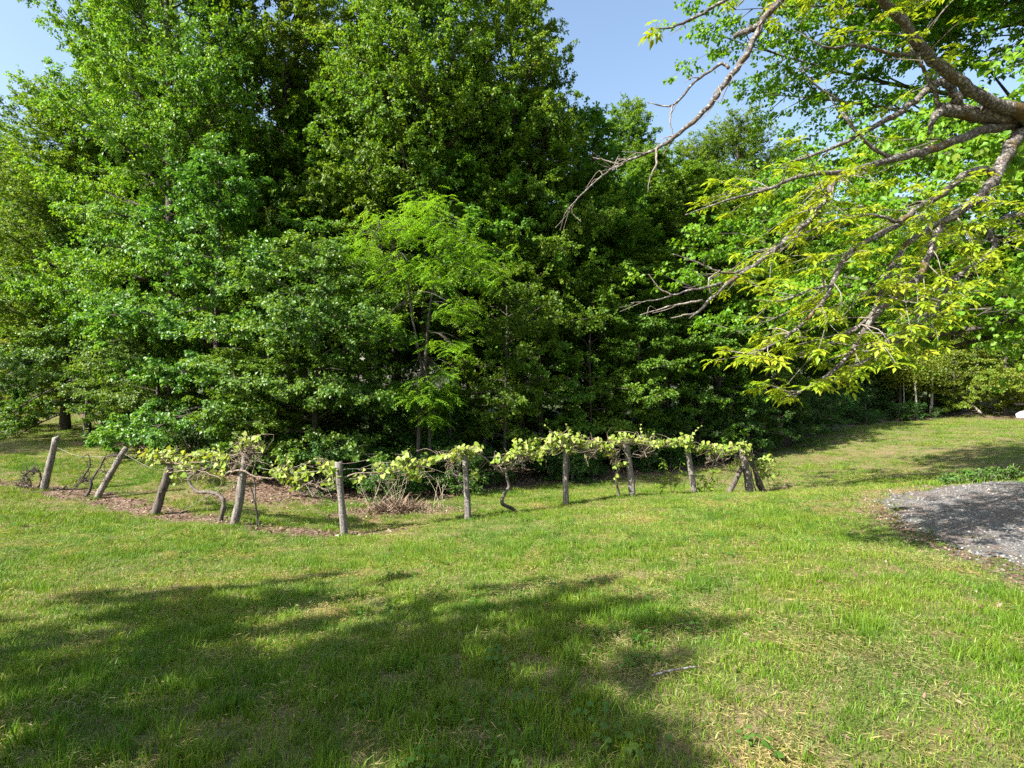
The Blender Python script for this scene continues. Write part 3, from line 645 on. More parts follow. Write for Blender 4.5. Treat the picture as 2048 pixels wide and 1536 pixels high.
# --- deep wood: trees nothing tells apart
rd = random.Random(21)
placed = []
keys = ['forest_a', 'forest_b', 'forest_a', 'poplar_b', 'under_a', 'under_a', 'under_b', 'forest_b']
cnt = 0
for tries in range(4000):
    if cnt >= 165: break
    u = rd.uniform(-500, 2350); e_ = float(np.interp(u, EU, ED)); d = e_ + 5 + rd.random() ** 1.2 * 42
    x = (u - 1024) / F * d
    if any((x - a) ** 2 + (d - b) ** 2 < 2.5 ** 2 for a, b in placed): continue
    vt = float(np.interp(u, [-600, 60, 200, 1090, 1120, 1400, 1900, 2400], [260, 260, 0, 0, 300, 310, 330, 330]))
    placed.append((x, d)); key = keys[cnt % len(keys)]; cnt += 1
    if 600 < u < 1450 and d < e_ + 15 and key[0] == 'u': key = 'forest_a'
    zone = ['beyond the shaded lawn at the left', 'behind the blue-green maple', 'behind the locust', 'behind the middle of the vine row', 'behind the right end of the vine row', 'beyond the top of the right field'][int(np.digitize(u, [230, 640, 960, 1230, 1620]))]
    plant(key, 'forest_tree', u, d, {'u': 'small slim tree', 'f': 'shaded tree', 'p': 'tall tree'}[key[0]] + ' deep in the wood ' + zone, 'tree', 'trees deep in the wood ' + zone, *(lambda a, b: (a, min(b, max(.35, (CAMZ + 1.5 + (768 - vt) / F * d) / (a * {'poplar_b': 25, 'forest_a': 20, 'forest_b': 18, 'under_a': 8, 'under_b': 6}[key])))))(rd.uniform(.8, 1.0), rd.uniform(.8, .98)))

# --- shrubs along the edge
SH = [(1395, 27.5, 1.0), (1450, 28.5, 1.05), (1500, 29.5, 1.1), (1555, 32, 1.15), (1605, 35, 1.15), (1640, 38, 1.1), (1330, 26, .8), (1270, 25, .7), (1690, 47, 1.1), (1735, 52, 1.2), (1780, 54, 1.2), (1850, 57, 1.2), (1920, 58, 1.2)]
labs = ['dark rounded shrub behind the eighth post', 'dark shrub above the end of the vine row', 'tall dark shrub behind the last post', 'dark shrub over the shaded strip of field',
        'broad shrub where the field narrows', 'shrub at the far end of the shrub row', 'low shrub behind the pale sapling', 'low shrub behind the forked vine trunk', 'shrub at the back left corner of the right field', 'shrub left of the thin pale stem', 'shrub in shade behind the thin pale stem', 'shrub in shade behind the pale white stem', 'shrub in shade above the pale track']
for (u, d, sc), lb in zip(SH, labs): plant('shrub_a', 'shrub', u, d, lb, 'shrub', 'shrubs along the field edge', sc, .95, kids=('stems', 'foliage'))
for k in range(22):
    u = rd.uniform(480, 1330); d = float(np.interp(u, EU, ED)) + rd.uniform(3.5, 14)
    plant('shrub_a', 'shrub', u, d, 'shaded shrub among the trunks ' + ('behind the maples' if u < 680 else 'behind the locust' if u < 980 else 'behind the middle vines'), 'shrub', 'shrubs inside the wood', rd.uniform(.6, 1.0), rd.uniform(.7, 1.1), kids=('stems', 'foliage'))
for k in range(46):
    u = [rd.uniform(520, 980), rd.uniform(980, 1420), rd.uniform(240, 520), rd.uniform(1640, 1960)][k % 4]
    d = float(np.interp(u, EU, ED)) + rd.uniform(.3, 3.2)
    plant('shrub_b', 'undergrowth_shrub', u, d, 'low leafy undergrowth at the wood edge ' + ['behind the dry brush and lowest post', 'behind the right-hand vines', 'behind the leftmost leafy vine', 'at the top of the right field'][k % 4], 'shrub', 'undergrowth ' + 'abcd'[k % 4], rd.uniform(.5, 1.05), 1, kids=('stems', 'foliage'))

# --- the shade tree left of the viewpoint: its shadow lies across the near lawn
w, l = gen_tree(seed=14, H=9.0, Rc=4.7, cb=2.0, prof=egg, nl=38, nleaf=42000, lsz=.13, up=(.1, .9), droop=.1, r0=.22, twl=.30, sub_n=1.0)
VAR['oak'] = tree_meshes('oak', w, l, M['bark'], M['poplar'])
e = obj('shade_tree', None, None, 'leafy tree beside the viewpoint that shades the near lawn', 'tree'); e.location = (-8.3, -2.0, gz1(-8.3, -2.0))
obj('trunk', VAR['oak'][0], e); obj('crown', VAR['oak'][1], e)

for x_, y_, sc_, lab in ((-30, 15.5, .6, 'tree left of the picture that shades the far left lawn'), (-16.5, 4.6, .55, 'smaller tree left of the picture that dapples the left lawn')):
    e = obj('shade_tree', None, None, lab, 'tree', 'trees beside the viewpoint'); e.location = (x_, y_, gz1(x_, y_)); e.scale = (sc_, sc_, sc_ * 1.1); obj('trunk', VAR['poplar_c' if sc_ > .58 else 'oak'][0], e); obj('crown', VAR['poplar_c' if sc_ > .58 else 'oak'][1], e)
# ------------------------------------------------------------------ the locust: thin stems, ferny yellow-green sprays
def compound(n_pair, L, lw, r, droop=.25, tipleaf=True):
    """pinnate leaf along +Y as P,D,N,L,W arrays"""
    P, D, Nn, Ls = [], [], [], []
    for k in range(n_pair):
        t = (k + .8) / (n_pair + .5); y = t * L; z = -droop * L * t * t
        for sg in (-1, 1):
            P.append((0, y, z)); D.append((sg * .9, .45, -.25 * r.uniform(.3, 1.5))); Nn.append((r.normal(0, .15), r.normal(0, .15), 1)); Ls.append(lw * r.uniform(.8, 1.1) * (.75 + .5 * t if tipleaf else 1))
    P.append((0, L, -droop * L)); D.append((0, 1, -.5)); Nn.append((0, .3, 1)); Ls.append(lw * 1.15)
    return np.array(P, float), np.array(D, float), np.array(Nn, float), np.array(Ls, float)

def rot_frames(Dv, Nv):
    D = unit(Dv); Nn = unit(Nv - (Nv * D).sum(-1, keepdims=True) * D); S = np.cross(D, Nn)
    return np.stack([S, D, Nn], -1)       # columns: x, y, z

def locust():
    r = np.random.default_rng(31)
    base = gnd(850, 17.9); base[2] = gz1(base[0], base[1])
    D0 = 17.9
    def loc(u, v, d): return px(u, v, d) - base
    stems = [([(835, 900, 17.9), (838, 850, 17.9), (845, 790, 18), (852, 700, 18), (862, 600, 18.1), (872, 540, 18.1), (880, 480, 18.2), (885, 430, 18.2)], .075),
             ([(862, 905, 17.9), (858, 850, 17.9), (850, 790, 17.9), (835, 690, 17.7), (822, 620, 17.7), (815, 560, 17.6), (790, 500, 17.5), (760, 460, 17.4)], .055)]
    parts = []
    anchors = []
    for pts, r0 in stems:
        q = np.array([loc(*p) for p in pts]); q[0, 2] = -.2
        q, rr = smooth_line(q, 24, np.linspace(r0, .015, len(pts))); parts.append(tube(q, rr, 7, .04, r_=r)); anchors.append(q)
    zones = [(790, 460, 80, 30), (730, 490, 45, 30), (850, 450, 70, 35), (900, 480, 60, 35), (950, 510, 40, 35), (800, 530, 60, 25), (870, 545, 40, 20), (760, 555, 35, 25), (985, 545, 30, 30),
             (850, 770, 45, 14), (860, 800, 50, 12), (815, 795, 25, 10), (890, 750, 30, 12), (860, 835, 25, 9), (900, 690, 35, 15), (780, 640, 20, 12), (850, 410, 40, 20), (920, 620, 40, 20), (720, 600, 20, 20)]
    Ps, Ds, Ns, Ls, Rn = [], [], [], [], []
    allq = np.vstack(anchors)
    for (u, v, su, sv) in zones:
        for k in range(int(6 + su * .5)):
            p = loc(u + r.normal() * su * .6, v + r.normal() * sv * .6, D0 + r.normal() * .7 - .2)
            if k % 3 == 0:
                a = allq[np.argmin(((allq - p - np.array([0, 0, .5])) ** 2).sum(1))]
                mid = (a + p) / 2 + np.array([0, 0, .15]); parts.append(tube(smooth_line([a, mid, p], 7), np.linspace(.014, .004, 7), 4, r_=r, cap=False))
            for q in range(4):
                az = r.random() * 6.28; cp, cd, cn, cl_ = compound(6, .36, .085, r, .45)
                Fm = rot_frames(np.array([[math.cos(az), math.sin(az), r.normal() * .2]]), np.array([[r.normal() * .2, r.normal() * .2, 1.]]))[0]
                o = p + r.normal(0, .10, 3)
                Ps.append(cp @ Fm.T + o); Ds.append(cd @ Fm.T); Ns.append(cn @ Fm.T); Ls.append(cl_); Rn.append(np.full(len(cl_), r.random()))
    P, D, Nn, L, Rn = np.vstack(Ps), np.vstack(Ds), np.vstack(Ns), np.concatenate(Ls), np.concatenate(Rn)
    V, T = leaves_geo(P, D, Nn, L, L * .5, .15)
    e = obj('locust_tree', None, None, 'slim two-stemmed locust with ferny yellow-green leaves at the wood edge', 'tree'); e.location = base
    obj('trunk', tubes_mesh('locust_trunk', parts, M['bark']), e); obj('crown', make_mesh('locust_crown', V, [T], M['locust'], {'rnd': np.repeat(Rn, 4)}), e)
locust()

# ------------------------------------------------------------------ broadleaf tree at the right, behind the drive
LEAFM = {}
def leaf_meshes(key, mat, shapes):
    out = []
    for k, (L, W, lob, dr, fo) in enumerate(shapes):
        V, T = leaf_shape(L, W, lob, dr, fo); out.append(make_mesh(key + '_leaf', V, [T], M[mat], {'rnd': np.full(len(V), (k + .5) / len(shapes))}))
    LEAFM[key] = out
leaf_meshes('basswood', 'basswood', [(1, .82, False, .2, .25), (1, .9, False, .05, .4), (1, .75, False, .3, .15), (1, .85, False, .1, .1)])
leaf_meshes('grape', 'grape', [(1, .98, True, .2, .2), (1, 1.05, True, .05, .35), (1, .9, True, .35, .1), (1, 1, True, .12, .5)])

def place_leaves(parent, P, D, Nn, L, meshes, r, name='leaf'):
    Fm = rot_frames(D, Nn)
    for k in range(len(P)):
        o = bpy.data.objects.new(name, meshes[int(r.integers(0, len(meshes)))]); C.objects.link(o); o.parent = parent
        m4 = np.eye(4); m4[:3, :3] = Fm[k] * L[k]; m4[:3, 3] = P[k]
        o.matrix_local = Matrix(m4.tolist())

def broadleaf():
    bx_, by_ = 14.2, 13.2; base = np.array([bx_, by_, gz1(bx_, by_)])
    w, (P, D, Nn, L, W, rnd) = gen_tree(seed=42, H=18, Rc=9.7, cb=3.6, prof=lambda t: float(np.interp(t, [0, .08, .2, .35, .6, .8, 1], [.45, .7, .88, .98, .95, .75, .4])), nl=96, nleaf=165000, lsz=.122, up=(-.02, .95), droop=.14, r0=.3, flat=.5, twl=.55, sub_n=1.9,
                                        side=(math.pi + .15, .75, .75), hang=.5, sub_len=(.2, .38))
    wp = P + base; u = 1024 + F * wp[:, 0] / wp[:, 1]; v = 768 - F * (wp[:, 2] - CAMZ) / wp[:, 1]; size = L / wp[:, 1]
    vis = (u > 1300) & (u < 2048) & (v > 0) & (v < 830); score = np.where(vis, size, 0); big = np.zeros(len(P), bool); big[np.argsort(-score)[:300]] = True
    e = obj('broadleaf_tree', None, None, 'leafy green tree leaning in from the right behind the bare-limbed boughs', 'tree'); e.location = base
    V, Q, T = w; obj('trunk', make_mesh('broadleaf_trunk', V, [Q, T], M['bark'], smooth=True), e)
    V, T = leaves_geo(P[~big], D[~big], Nn[~big], L[~big], W[~big]); obj('crown', make_mesh('broadleaf_crown', V, [T], M['basswood'], {'rnd': np.repeat(rnd[~big], 4)}), e, kind='stuff')
    place_leaves(e, P[big], D[big], Nn[big], L[big], LEAFM['basswood'], np.random.default_rng(3))
broadleaf()

# ------------------------------------------------------------------ near overhanging tree with lichened limbs (trunk outside the frame at right)
def hickory():
    r = np.random.default_rng(77)
    base = np.array([11.4, 6.4, gz1(11.4, 6.4)])
    e = obj('overhanging_tree', None, None, 'lichen-spotted grey limbs with yellow-green leaves reaching in from the right', 'tree'); e.location = base
    def loc(p): return px(*p) - base
    J = px(2075, 250, 7.6) - base
    tp = np.array([(0, 0, -.4), (0, 0, .3), (-.25, .1, 1.6), (-.6, .2, 3.0), (-.9, .3, 4.6), (-.8, .1, 6.5), (-.4, -.3, 9.0), (-.2, -.4, 11.5)]); tr_ = [.42, .36, .32, .30, .27, .20, .12, .03]
    q, rr = smooth_line(tp, 28, tr_); obj('trunk', tubes_mesh('overhanging_trunk', [tube(q, rr, 14, .04, r_=r)], M['bark_lichen']), e)
    pxm = lambda rp, d: rp * d / F
    LIM = [  # pixel polyline with depth, radii in pixels
      ('stem', [tuple(), (2110, 262, 7.7), (2048, 240, 7.5), (1985, 236, 7.3), (1935, 228, 7.2), (1878, 217, 7.1)], [38, 34, 29, 25, 20, 14]),
      ('up', [(2070, 250, 7.4), (2040, 228, 7.2), (1960, 190, 7.0), (1900, 150, 6.8), (1850, 105, 6.6), (1808, 50, 6.4), (1765, 0, 6.2), (1730, -70, 6.0), (1690, -170, 5.9), (1620, -300, 5.8)], [19, 18, 16, 15, 14, 13, 12, 10, 8, 3]),
      ('a', [(1915, 222, 7.2), (1913, 195, 7.15), (1895, 170, 7.1), (1872, 166, 7.1), (1845, 188, 7.0), (1800, 225, 6.9), (1755, 248, 6.8), (1700, 280, 6.7), (1640, 305, 6.6), (1560, 332, 6.5)], [11, 9, 8, 7, 6.5, 6, 5, 4, 3, 1.2]),
      ('b', [(1880, 216, 7.1), (1865, 175, 7.0), (1845, 135, 6.9), (1818, 92, 6.8)], [5, 4.5, 3.5, 1.2]),
      ('c', [(1884, 222, 7.1), (1868, 235, 7.0), (1857, 268, 6.95)], [9, 7, 3]),
      ('d', [(2065, 252, 7.5), (2020, 250, 7.4), (1960, 262, 7.2), (1900, 285, 7.0), (1830, 308, 6.8), (1780, 320, 6.7), (1730, 334, 6.6), (1690, 346, 6.5), (1668, 364, 6.45), (1650, 400, 6.4), (1620, 440, 6.3), (1570, 482, 6.2), (1510, 530, 6.1), (1450, 572, 6.0), (1402, 618, 5.9), (1378, 637, 5.9)], [13, 13, 12, 12, 11, 10, 9, 9, 8.5, 8, 7.5, 7, 6, 5, 4, 1.5]),
      ('d2', [(1695, 344, 6.5), (1600, 352, 6.3), (1530, 380, 6.2), (1450, 402, 6.1), (1370, 430, 6.0)], [5, 4, 3, 2, .8]),
      ('e', [(2062, 250, 7.5), (2030, 280, 7.3), (2005, 330, 7.1), (1972, 380, 7.0), (1940, 410, 6.9), (1900, 436, 6.8), (1880, 448, 6.8)], [19, 17, 15, 14, 12, 11, 8]),
      ('e1', [(1990, 342, 7.1), (1950, 340, 7.0), (1912, 364, 6.9), (1880, 390, 6.8), (1840, 415, 6.7), (1790, 450, 6.5), (1740, 480, 6.4), (1702, 505, 6.3), (1680, 535, 6.2), (1660, 575, 6.1), (1640, 612, 6.0), (1600, 652, 5.9), (1540, 692, 5.8), (1478, 716, 5.7)], [8, 7, 7, 6.5, 6, 6, 5.5, 5.5, 5, 4.5, 4, 3.5, 2.5, 1]),
      ('e2', [(1883, 446, 6.8), (1872, 470, 6.7), (1852, 520, 6.6), (1838, 552, 6.5), (1792, 592, 6.4), (1760, 622, 6.3), (1722, 670, 6.2), (1690, 722, 6.1), (1620, 772, 6.0), (1560, 800, 5.9)], [8, 7.5, 7, 6.5, 6, 5.5, 5, 4, 2.5, 1]),
      ('e3', [(1890, 440, 6.8), (1832, 472, 6.7), (1795, 512, 6.6), (1772, 560, 6.5), (1748, 620, 6.4), (1720, 650, 6.3), (1665, 690, 6.2), (1600, 715, 6.1)], [7, 6, 5.5, 5, 4, 3, 2, 1]),
      ('f', [(2120, 380, 7.6), (2048, 428, 7.3), (1986, 502, 7.0), (1910, 560, 6.9), (1850, 640, 6.8), (1770, 700, 6.7), (1690, 735, 6.6)], [6, 5.5, 5, 4, 3.5, 2.5, 1]),
      ('g', [(1730, -170, 5.4), (1620, -80, 5.3), (1560, 0, 5.2), (1520, 50, 5.2), (1490, 115, 5.2), (1455, 160, 5.2), (1420, 210, 5.2), (1380, 250, 5.2), (1340, 280, 5.2), (1300, 304, 5.2), (1240, 328, 5.2), (1200, 355, 5.2), (1160, 392, 5.2), (1130, 428, 5.2)], [11, 10.5, 9.5, 9, 8, 7.5, 7, 6, 5.5, 4.5, 3.2, 2.4, 1.8, .8]),
      ('g1', [(1522, 47, 5.2), (1495, 62, 5.2), (1468, 72, 5.2)], [7, 6, 4]),
      ('g2', [(1458, 136, 5.2), (1440, 130, 5.25), (1395, 160, 5.3), (1345, 210, 5.3), (1295, 205, 5.35)], [3.5, 3, 2.5, 2, .8]),
      ('g3', [(1345, 210, 5.3), (1340, 240, 5.3), (1346, 268, 5.3)], [2, 1.6, .8]),
      ('g4', [(1590, -40, 5.3), (1520, -30, 5.2), (1440, 5, 5.2), (1400, 30, 5.2), (1350, 52, 5.2), (1313, 58, 5.2)], [5, 4, 3.5, 3, 2.2, 1]),
      ('g5', [(1312, 298, 5.2), (1312, 330, 5.2), (1300, 355, 5.25), (1296, 385, 5.25)], [2.5, 2, 1.4, .6]),
      ('g6', [(1240, 330, 5.2), (1215, 322, 5.2), (1185, 315, 5.2)], [2, 1.4, .6]),
      ('d3', [(1512, 528, 6.1), (1470, 545, 6.05), (1430, 540, 6.0), (1388, 522, 6.0), (1345, 508, 6.0)], [3.2, 2.6, 2, 1.4, .6]),
      ('d4', [(1445, 566, 6.0), (1410, 575, 5.9), (1380, 580, 5.9), (1340, 592, 5.85), (1300, 602, 5.8), (1262, 606, 5.8)], [3.2, 2.8, 2.2, 1.8, 1.4, .6]),
      ('d5', [(1345, 590, 5.85), (1318, 576, 5.85), (1297, 548, 5.85)], [1.6, 1.2, .5]),
      ('d6', [(1405, 600, 5.9), (1340, 612, 5.9), (1280, 630, 5.9)], [2.4, 1.8, .6]), ('d7', [(1392, 626, 5.9), (1365, 632, 5.9), (1342, 636, 5.9)], [2.2, 1.6, .6]),
      ('d8', [(1425, 594, 5.95), (1418, 560, 5.95), (1440, 540, 6.0)], [2, 1.6, 1]),
      ('h', [(1790, 320, 6.7), (1740, 290, 6.6), (1700, 250, 6.5), (1680, 205, 6.5), (1630, 170, 6.4), (1600, 130, 6.4)], [4.5, 4, 3, 2.5, 1.8, .8]),
      ('i', [(1850, 105, 6.6), (1790, 110, 6.5), (1720, 90, 6.4), (1650, 95, 6.3), (1600, 60, 6.3)], [5, 4, 3, 2, .8]),
      ('k', [(1800, 445, 6.5), (1740, 430, 6.4), (1680, 440, 6.3), (1600, 470, 6.2), (1540, 500, 6.1)], [4, 3.2, 2.6, 2, .8]),
      ('l', [(1665, 570, 6.1), (1620, 580, 6.0), (1570, 600, 5.9), (1510, 600, 5.9)], [3.2, 2.6, 2, .8]),
      ('o2', [(1850, -200, 6.2), (1760, -130, 6.0), (1660, -90, 5.9), (1560, -80, 5.8)], [7, 5, 3, 1]),  # overhead o limbs: added above the frame to shade the drive
      ('o3', [(2000, -250, 6.4), (1900, -110, 6.3), (1800, -60, 6.2), (1690, -40, 6.2), (1600, -60, 6.2)], [8, 6, 4, 2.5, 1]),
      ('o4', [(2100, -120, 6.8), (2000, -60, 6.7), (1920, -20, 6.7), (1850, 0, 6.6)], [8, 6, 4, 1.5]),
    ]
    # unseen boughs added to the crown, out of frame, to streak the drive with shade
    WL = [[(10.4, 6.6, 5.9), (7.2, 5.8, 6.3), (4.9, 5.0, 5.6), (3.3, 4.4, 5.3)], [(10.4, 6.6, 5.4), (8.0, 5.0, 5.7), (6.0, 4.4, 5.4), (4.4, 3.9, 5.0)], [(10.4, 6.5, 6.4), (7.6, 4.8, 6.9), (5.2, 3.9, 6.6), (3.4, 3.4, 6.2)],
          [(10.4, 6.6, 5.6), (8.5, 7.0, 6.6), (6.8, 7.2, 7.6), (5.2, 7.2, 8.2)], [(10.5, 6.7, 6.2), (9.0, 5.2, 7.8), (7.6, 4.0, 8.6), (6.4, 3.0, 8.8)]]
    for k, wl_ in enumerate(WL): LIM.append(('w%d' % k, wl_, [.09, .06, .04, .02, .008][:len(wl_) - 1] + [.008]))
    lines = []
    for nm, pts, rp in LIM:
        q = np.array([loc(p) if len(p) else np.array([-.9, .3, 4.4]) for p in pts]); dd = [p[2] if len(p) else 8 for p in pts]
        rad = np.array([pxm(a, b) for a, b in zip(rp, dd)]) * (.72 if nm in ('stem', 'up', 'e', 'g', 'd') else 1)
        if nm == 'f': q[0] = (-.95, .3, 4.0)
        if nm[0] == 'w': q = np.array(pts) - base; rad = np.array(rp, float)
        if nm[0] == 'o': q = np.vstack([[(-.8, .1, 6.2)], q]); rad = np.concatenate([[.09], rad])
        if nm == 'g': q = np.vstack([[(-.8, .1, 6.2), (-2.6, -.3, 7.2)], q]); rad = np.concatenate([[.12, .085], rad])
        n = max(8, len(q) * 4); q, rr = smooth_line(q, n, rad); rr = np.maximum(rr, .0018)
        q[1:-1] += r.normal(0, 1, (n - 2, 3)) * (rr[1:-1, None] * .13 + .0025)
        obj('limb', tubes_mesh('overhanging_limb', [tube(q, rr, 9 if rr.max() > .03 else 6, .07, r_=r)], M['bark_lichen'] if rr.max() > .014 else M['twig']), e)
        lines.append((nm, q, rr))
    # twigs and leaf ends, sparse on the shade-casting boughs added out of frame
    twigs = []; ends = []
    for nm, q, rr in lines:
        if nm in ('stem', 'c', 'g1', 'g3', 'g5', 'g6', 'd5', 'd7', 'd8'): continue
        leafy = 0.0 if nm[0] == 'g' or nm in ('d3', 'd4', 'd6') else 1.0
        L = np.linalg.norm(np.diff(q, axis=0), axis=1).sum(); nt_ = int(L * ((2.2 if nm in ('up', 'a', 'b', 'h', 'i') or nm[0] in 'ow' else 7.5) if leafy else 3.0))
        for k in range(nt_):
            f = r.uniform(.18 if nm not in ('d', 'e', 'up') else .4, 1.0); i0 = min(int(f * (len(q) - 1)), len(q) - 2)
            if rr[i0] > .085 or (nm == 'd' and f > .70) or (nm == 'd2' and f > .6): continue
            tipk = .45 if nm in ('e1', 'e2', 'e3', 'f') and f > .8 else 1
            t = unit(q[i0 + 1] - q[i0]); sd = unit(np.cross(t, [0, 0, 1.])) * (1 if k % 2 else -1)
            dv = unit(t * r.uniform(.5, 1.1) + sd * r.uniform(.3, 1.0) + np.array([0, 0, r.normal(.08, .3)])); Lt = r.uniform(.25, .85) * tipk if leafy else r.uniform(.08, .3)
            p0 = q[i0]; p1 = p0 + dv * Lt * .5 + r.normal(0, .03, 3); p2 = p0 + dv * Lt + np.array([0, 0, -.10 * Lt]) + r.normal(0, .04, 3)
            twigs.append(tube(smooth_line([p0, p1, p2], 6), np.linspace(min(rr[i0] * .5, .008), .0022, 6), 4, r_=r, cap=False))
            if leafy:
                ends.append((p2, dv))
                if r.random() < .5: ends.append((p1 + r.normal(0, .02, 3), dv))
                if r.random() < .5:
                    p3 = p1 + unit(dv + sd * r.normal(0, .8) + np.array([0, 0, r.normal(0, .3)])) * Lt * .5; twigs.append(tube([p1, (p1 + p3) / 2 + r.normal(0, .01, 3), p3], [.004, .003, .0018], 3, r_=r, cap=False)); ends.append((p3, dv))
    ends.append((loc((1312, 50, 5.2)), np.array([-1, 0, -.3]))); ends.append((loc((1316, 56, 5.2)), np.array([-.6, 0, -.8])))
    obj('twigs', tubes_mesh('overhanging_twigs', twigs, M['twig']), e, kind='stuff')
    # compound leaves: seven leaflets
    cm = []
    for k in range(5):
        rr = np.random.default_rng(k); P, D, Nn, L = compound(2, .13, .105, rr, .22); V, T = leaves_geo(P, D, Nn, L, L * .42, .12)
        st = tube([(0, -.04, 0), (0, .05, -.01), (0, .13, -.045)], [.0022, .0018, .0012], 3, cap=False); T2 = np.vstack([st[1][:, :3], st[1][:, [0, 2, 3]]])
        V2 = np.vstack([V, st[0]]); cm.append(make_mesh('compound_leaf', V2, [np.vstack([T, T2 + len(V)])], M['hickory'], {'rnd': np.full(len(V2), (k + .5) / 5)}))
    P, D, Nn, L = [], [], [], []
    for p, dv in ends:
        for q in range(int(r.integers(3, 6))):
            az = r.normal(0, 1.1); c_, s_ = math.cos(az), math.sin(az); d2 = np.array([dv[0] * c_ - dv[1] * s_, dv[0] * s_ + dv[1] * c_, dv[2] * .3 + r.normal(.02, .2)])
            P.append(p + r.normal(0, .012, 3)); D.append(d2); Nn.append((r.normal(0, .25), r.normal(0, .25), 1)); L.append(r.uniform(.5, .95))
    P, D, Nn, L = np.array(P), unit(np.array(D)), np.array(Nn, float), np.array(L)
    wp = P + base; u = 1024 + F * wp[:, 0] / wp[:, 1]; v = 768 - F * (wp[:, 2] - CAMZ) / wp[:, 1]; sz = np.where((u > 1200) & (u < 2048) & (v > 0) & (wp[:, 1] > 1), L / wp[:, 1], 0)
    o = np.argsort(-sz); big = o[:300]; rest = o[300:]
    place_leaves(e, P[big], D[big], Nn[big], L[big], cm, r)
    if len(rest):
        Fm = rot_frames(D[rest], Nn[rest]); Vs, Ts, Rs, oo = [], [], [], 0
        tmpl = []
        for me in cm:
            v_ = np.empty(len(me.vertices) * 3, np.float32); me.vertices.foreach_get('co', v_); t_ = np.array([tuple(p.vertices) for p in me.polygons]); tmpl.append((v_.reshape(-1, 3), t_))
        for k, a in enumerate(rest):
            v_, t_ = tmpl[k % 5]; Vs.append(v_ @ (Fm[k] * L[a]).T + P[a]); Ts.append(t_ + oo); oo += len(v_); Rs.append(np.full(len(v_), r.random()))
        obj('foliage', make_mesh('overhanging_foliage', np.vstack(Vs), [np.vstack(Ts)], M['hickory'], {'rnd': np.concatenate(Rs)}), e, kind='stuff')
    print('hickory leaves', len(P))
hickory()

# ------------------------------------------------------------------ vine posts
def post(u0, v0, u1, v1, d, rad, label, mat='post', name='wooden_post', d1=None, sides=12):
    r = np.random.default_rng(int(u0)); a = gnd(u0, d); a[2] = gz1(a[0], a[1]); b = px(u1, v1, d if d1 is None else d1); b[2] += (a[2] - px(u0, v0, d)[2])
    n = 9; t = np.linspace(-.12, 1, n)[:, None]; L = b - a
    bend = np.sin(t * 3.1) * r.normal(0, .012, 3) + r.normal(0, .004, (n, 3))
    q = L * t + bend; rr = rad * np.linspace(1.08, .9, n) * (1 + r.normal(0, .03, n))
    V, Q, T = tube(q, rr, sides, .075, r_=r)
    k = (n - 1) * sides; V[k:k + sides, 2] += r.normal(0, .022, sides) + (V[k:k + sides, 0] - q[-1, 0]) * r.normal(0, .35)
    o = obj(name, make_mesh(name, V, [Q, T], M[mat], smooth=True), None, label, 'post' if name != 'metal_stake' else 'stake', 'posts of the vine row' if name == 'wooden_post' else None); o.location = a
    return a, b
POSTS = [
 (88, 982, 113, 876, 15.5, .085, 'leaning grey post at the far left end of the vine row', 'post'),
 (193, 998, 252, 897, 15, .075, 'most steeply leaning post, second from the left, beside a dead vine', 'post'),
 (310, 1031, 342, 932, 13.5, .095, 'stout dark leaning post under the leftmost leafy vine', 'post_dark'),
 (470, 1048, 492, 906, 12.4, .085, 'post topped with a tangle of dead canes, fourth from the left', 'post'),
 (689, 1074, 676, 928, 11.9, .075, 'lichen-spotted post standing lowest on the slope by a pale stone', 'post'),
 (936, 1040, 929, 905, 12.6, .07, 'slim upright post right of the dry brush', 'post'),
 (1132, 1011, 1132, 890, 14.5, .07, 'upright post in the middle of the thickest vine foliage', 'post'),
 (1265, 993, 1250, 880, 15.3, .085, 'pale post next to the forked vine trunk', 'post'),
 (1389, 987, 1372, 882, 17, .08, 'slim post between the two yellow-green saplings', 'post'),
 (1501, 990, 1485, 897, 19, .12, 'thick end post with braces at the right of the vine row', 'post'),
]
for p in POSTS: post(*p)
post(1455, 988, 1484, 932, 18.7, .085, 'slanted brace leaning left of the end post', 'post_dark', 'brace_post', 18.9)
post(1530, 990, 1496, 905, 19.2, .07, 'dark slanted brace leaning right of the end post', 'post_dark', 'brace_post', 19.1)
post(516, 1036, 503, 955, 12.1, .014, 'thin dark metal stake right of the nest-topped post', 'metal', 'metal_stake', sides=6)

def wire(pts, label, name='trellis_wire', rad=.004):
    q = np.array([px(*p) for p in pts]); b = q[0].copy(); o = obj(name, tubes_mesh(name, [tube(smooth_line(q - b, len(q) * 5), np.full(len(q) * 5, rad), 4)], M['wire']), None, label, 'wire'); o.location = b
wire([(109, 893, 15.5), (160, 912, 15.2), (244, 912, 15.0)], 'sagging wire between the two leftmost posts')
wire([(246, 906, 15), (300, 935, 14.2), (340, 940, 13.5)], 'wire from the steep post to the stout dark post')
wire([(341, 940, 13.5), (410, 935, 12.9), (490, 930, 12.4)], 'wire running into the leftmost leafy vine')
wire([(490, 930, 12.4), (580, 945, 12.1), (677, 938, 11.9)], 'wire between the nest-topped and the lowest post')
wire([(677, 938, 11.9), (800, 935, 12.2), (929, 915, 12.6)], 'wire above the dry brush')
wire([(929, 915, 12.6), (1030, 912, 13.5), (1132, 897, 14.5)], 'wire over the twisted vine trunk')
wire([(1132, 897, 14.5), (1200, 895, 14.9), (1250, 890, 15.3), (1372, 892, 17), (1485, 905, 19)], 'wire carrying the right-hand vines')
wire([(352, 1030, 13.0), (420, 990, 12.7), (486, 955, 12.4)], 'slanted guy wire left of the nest-topped post', 'guy_wire', .006)

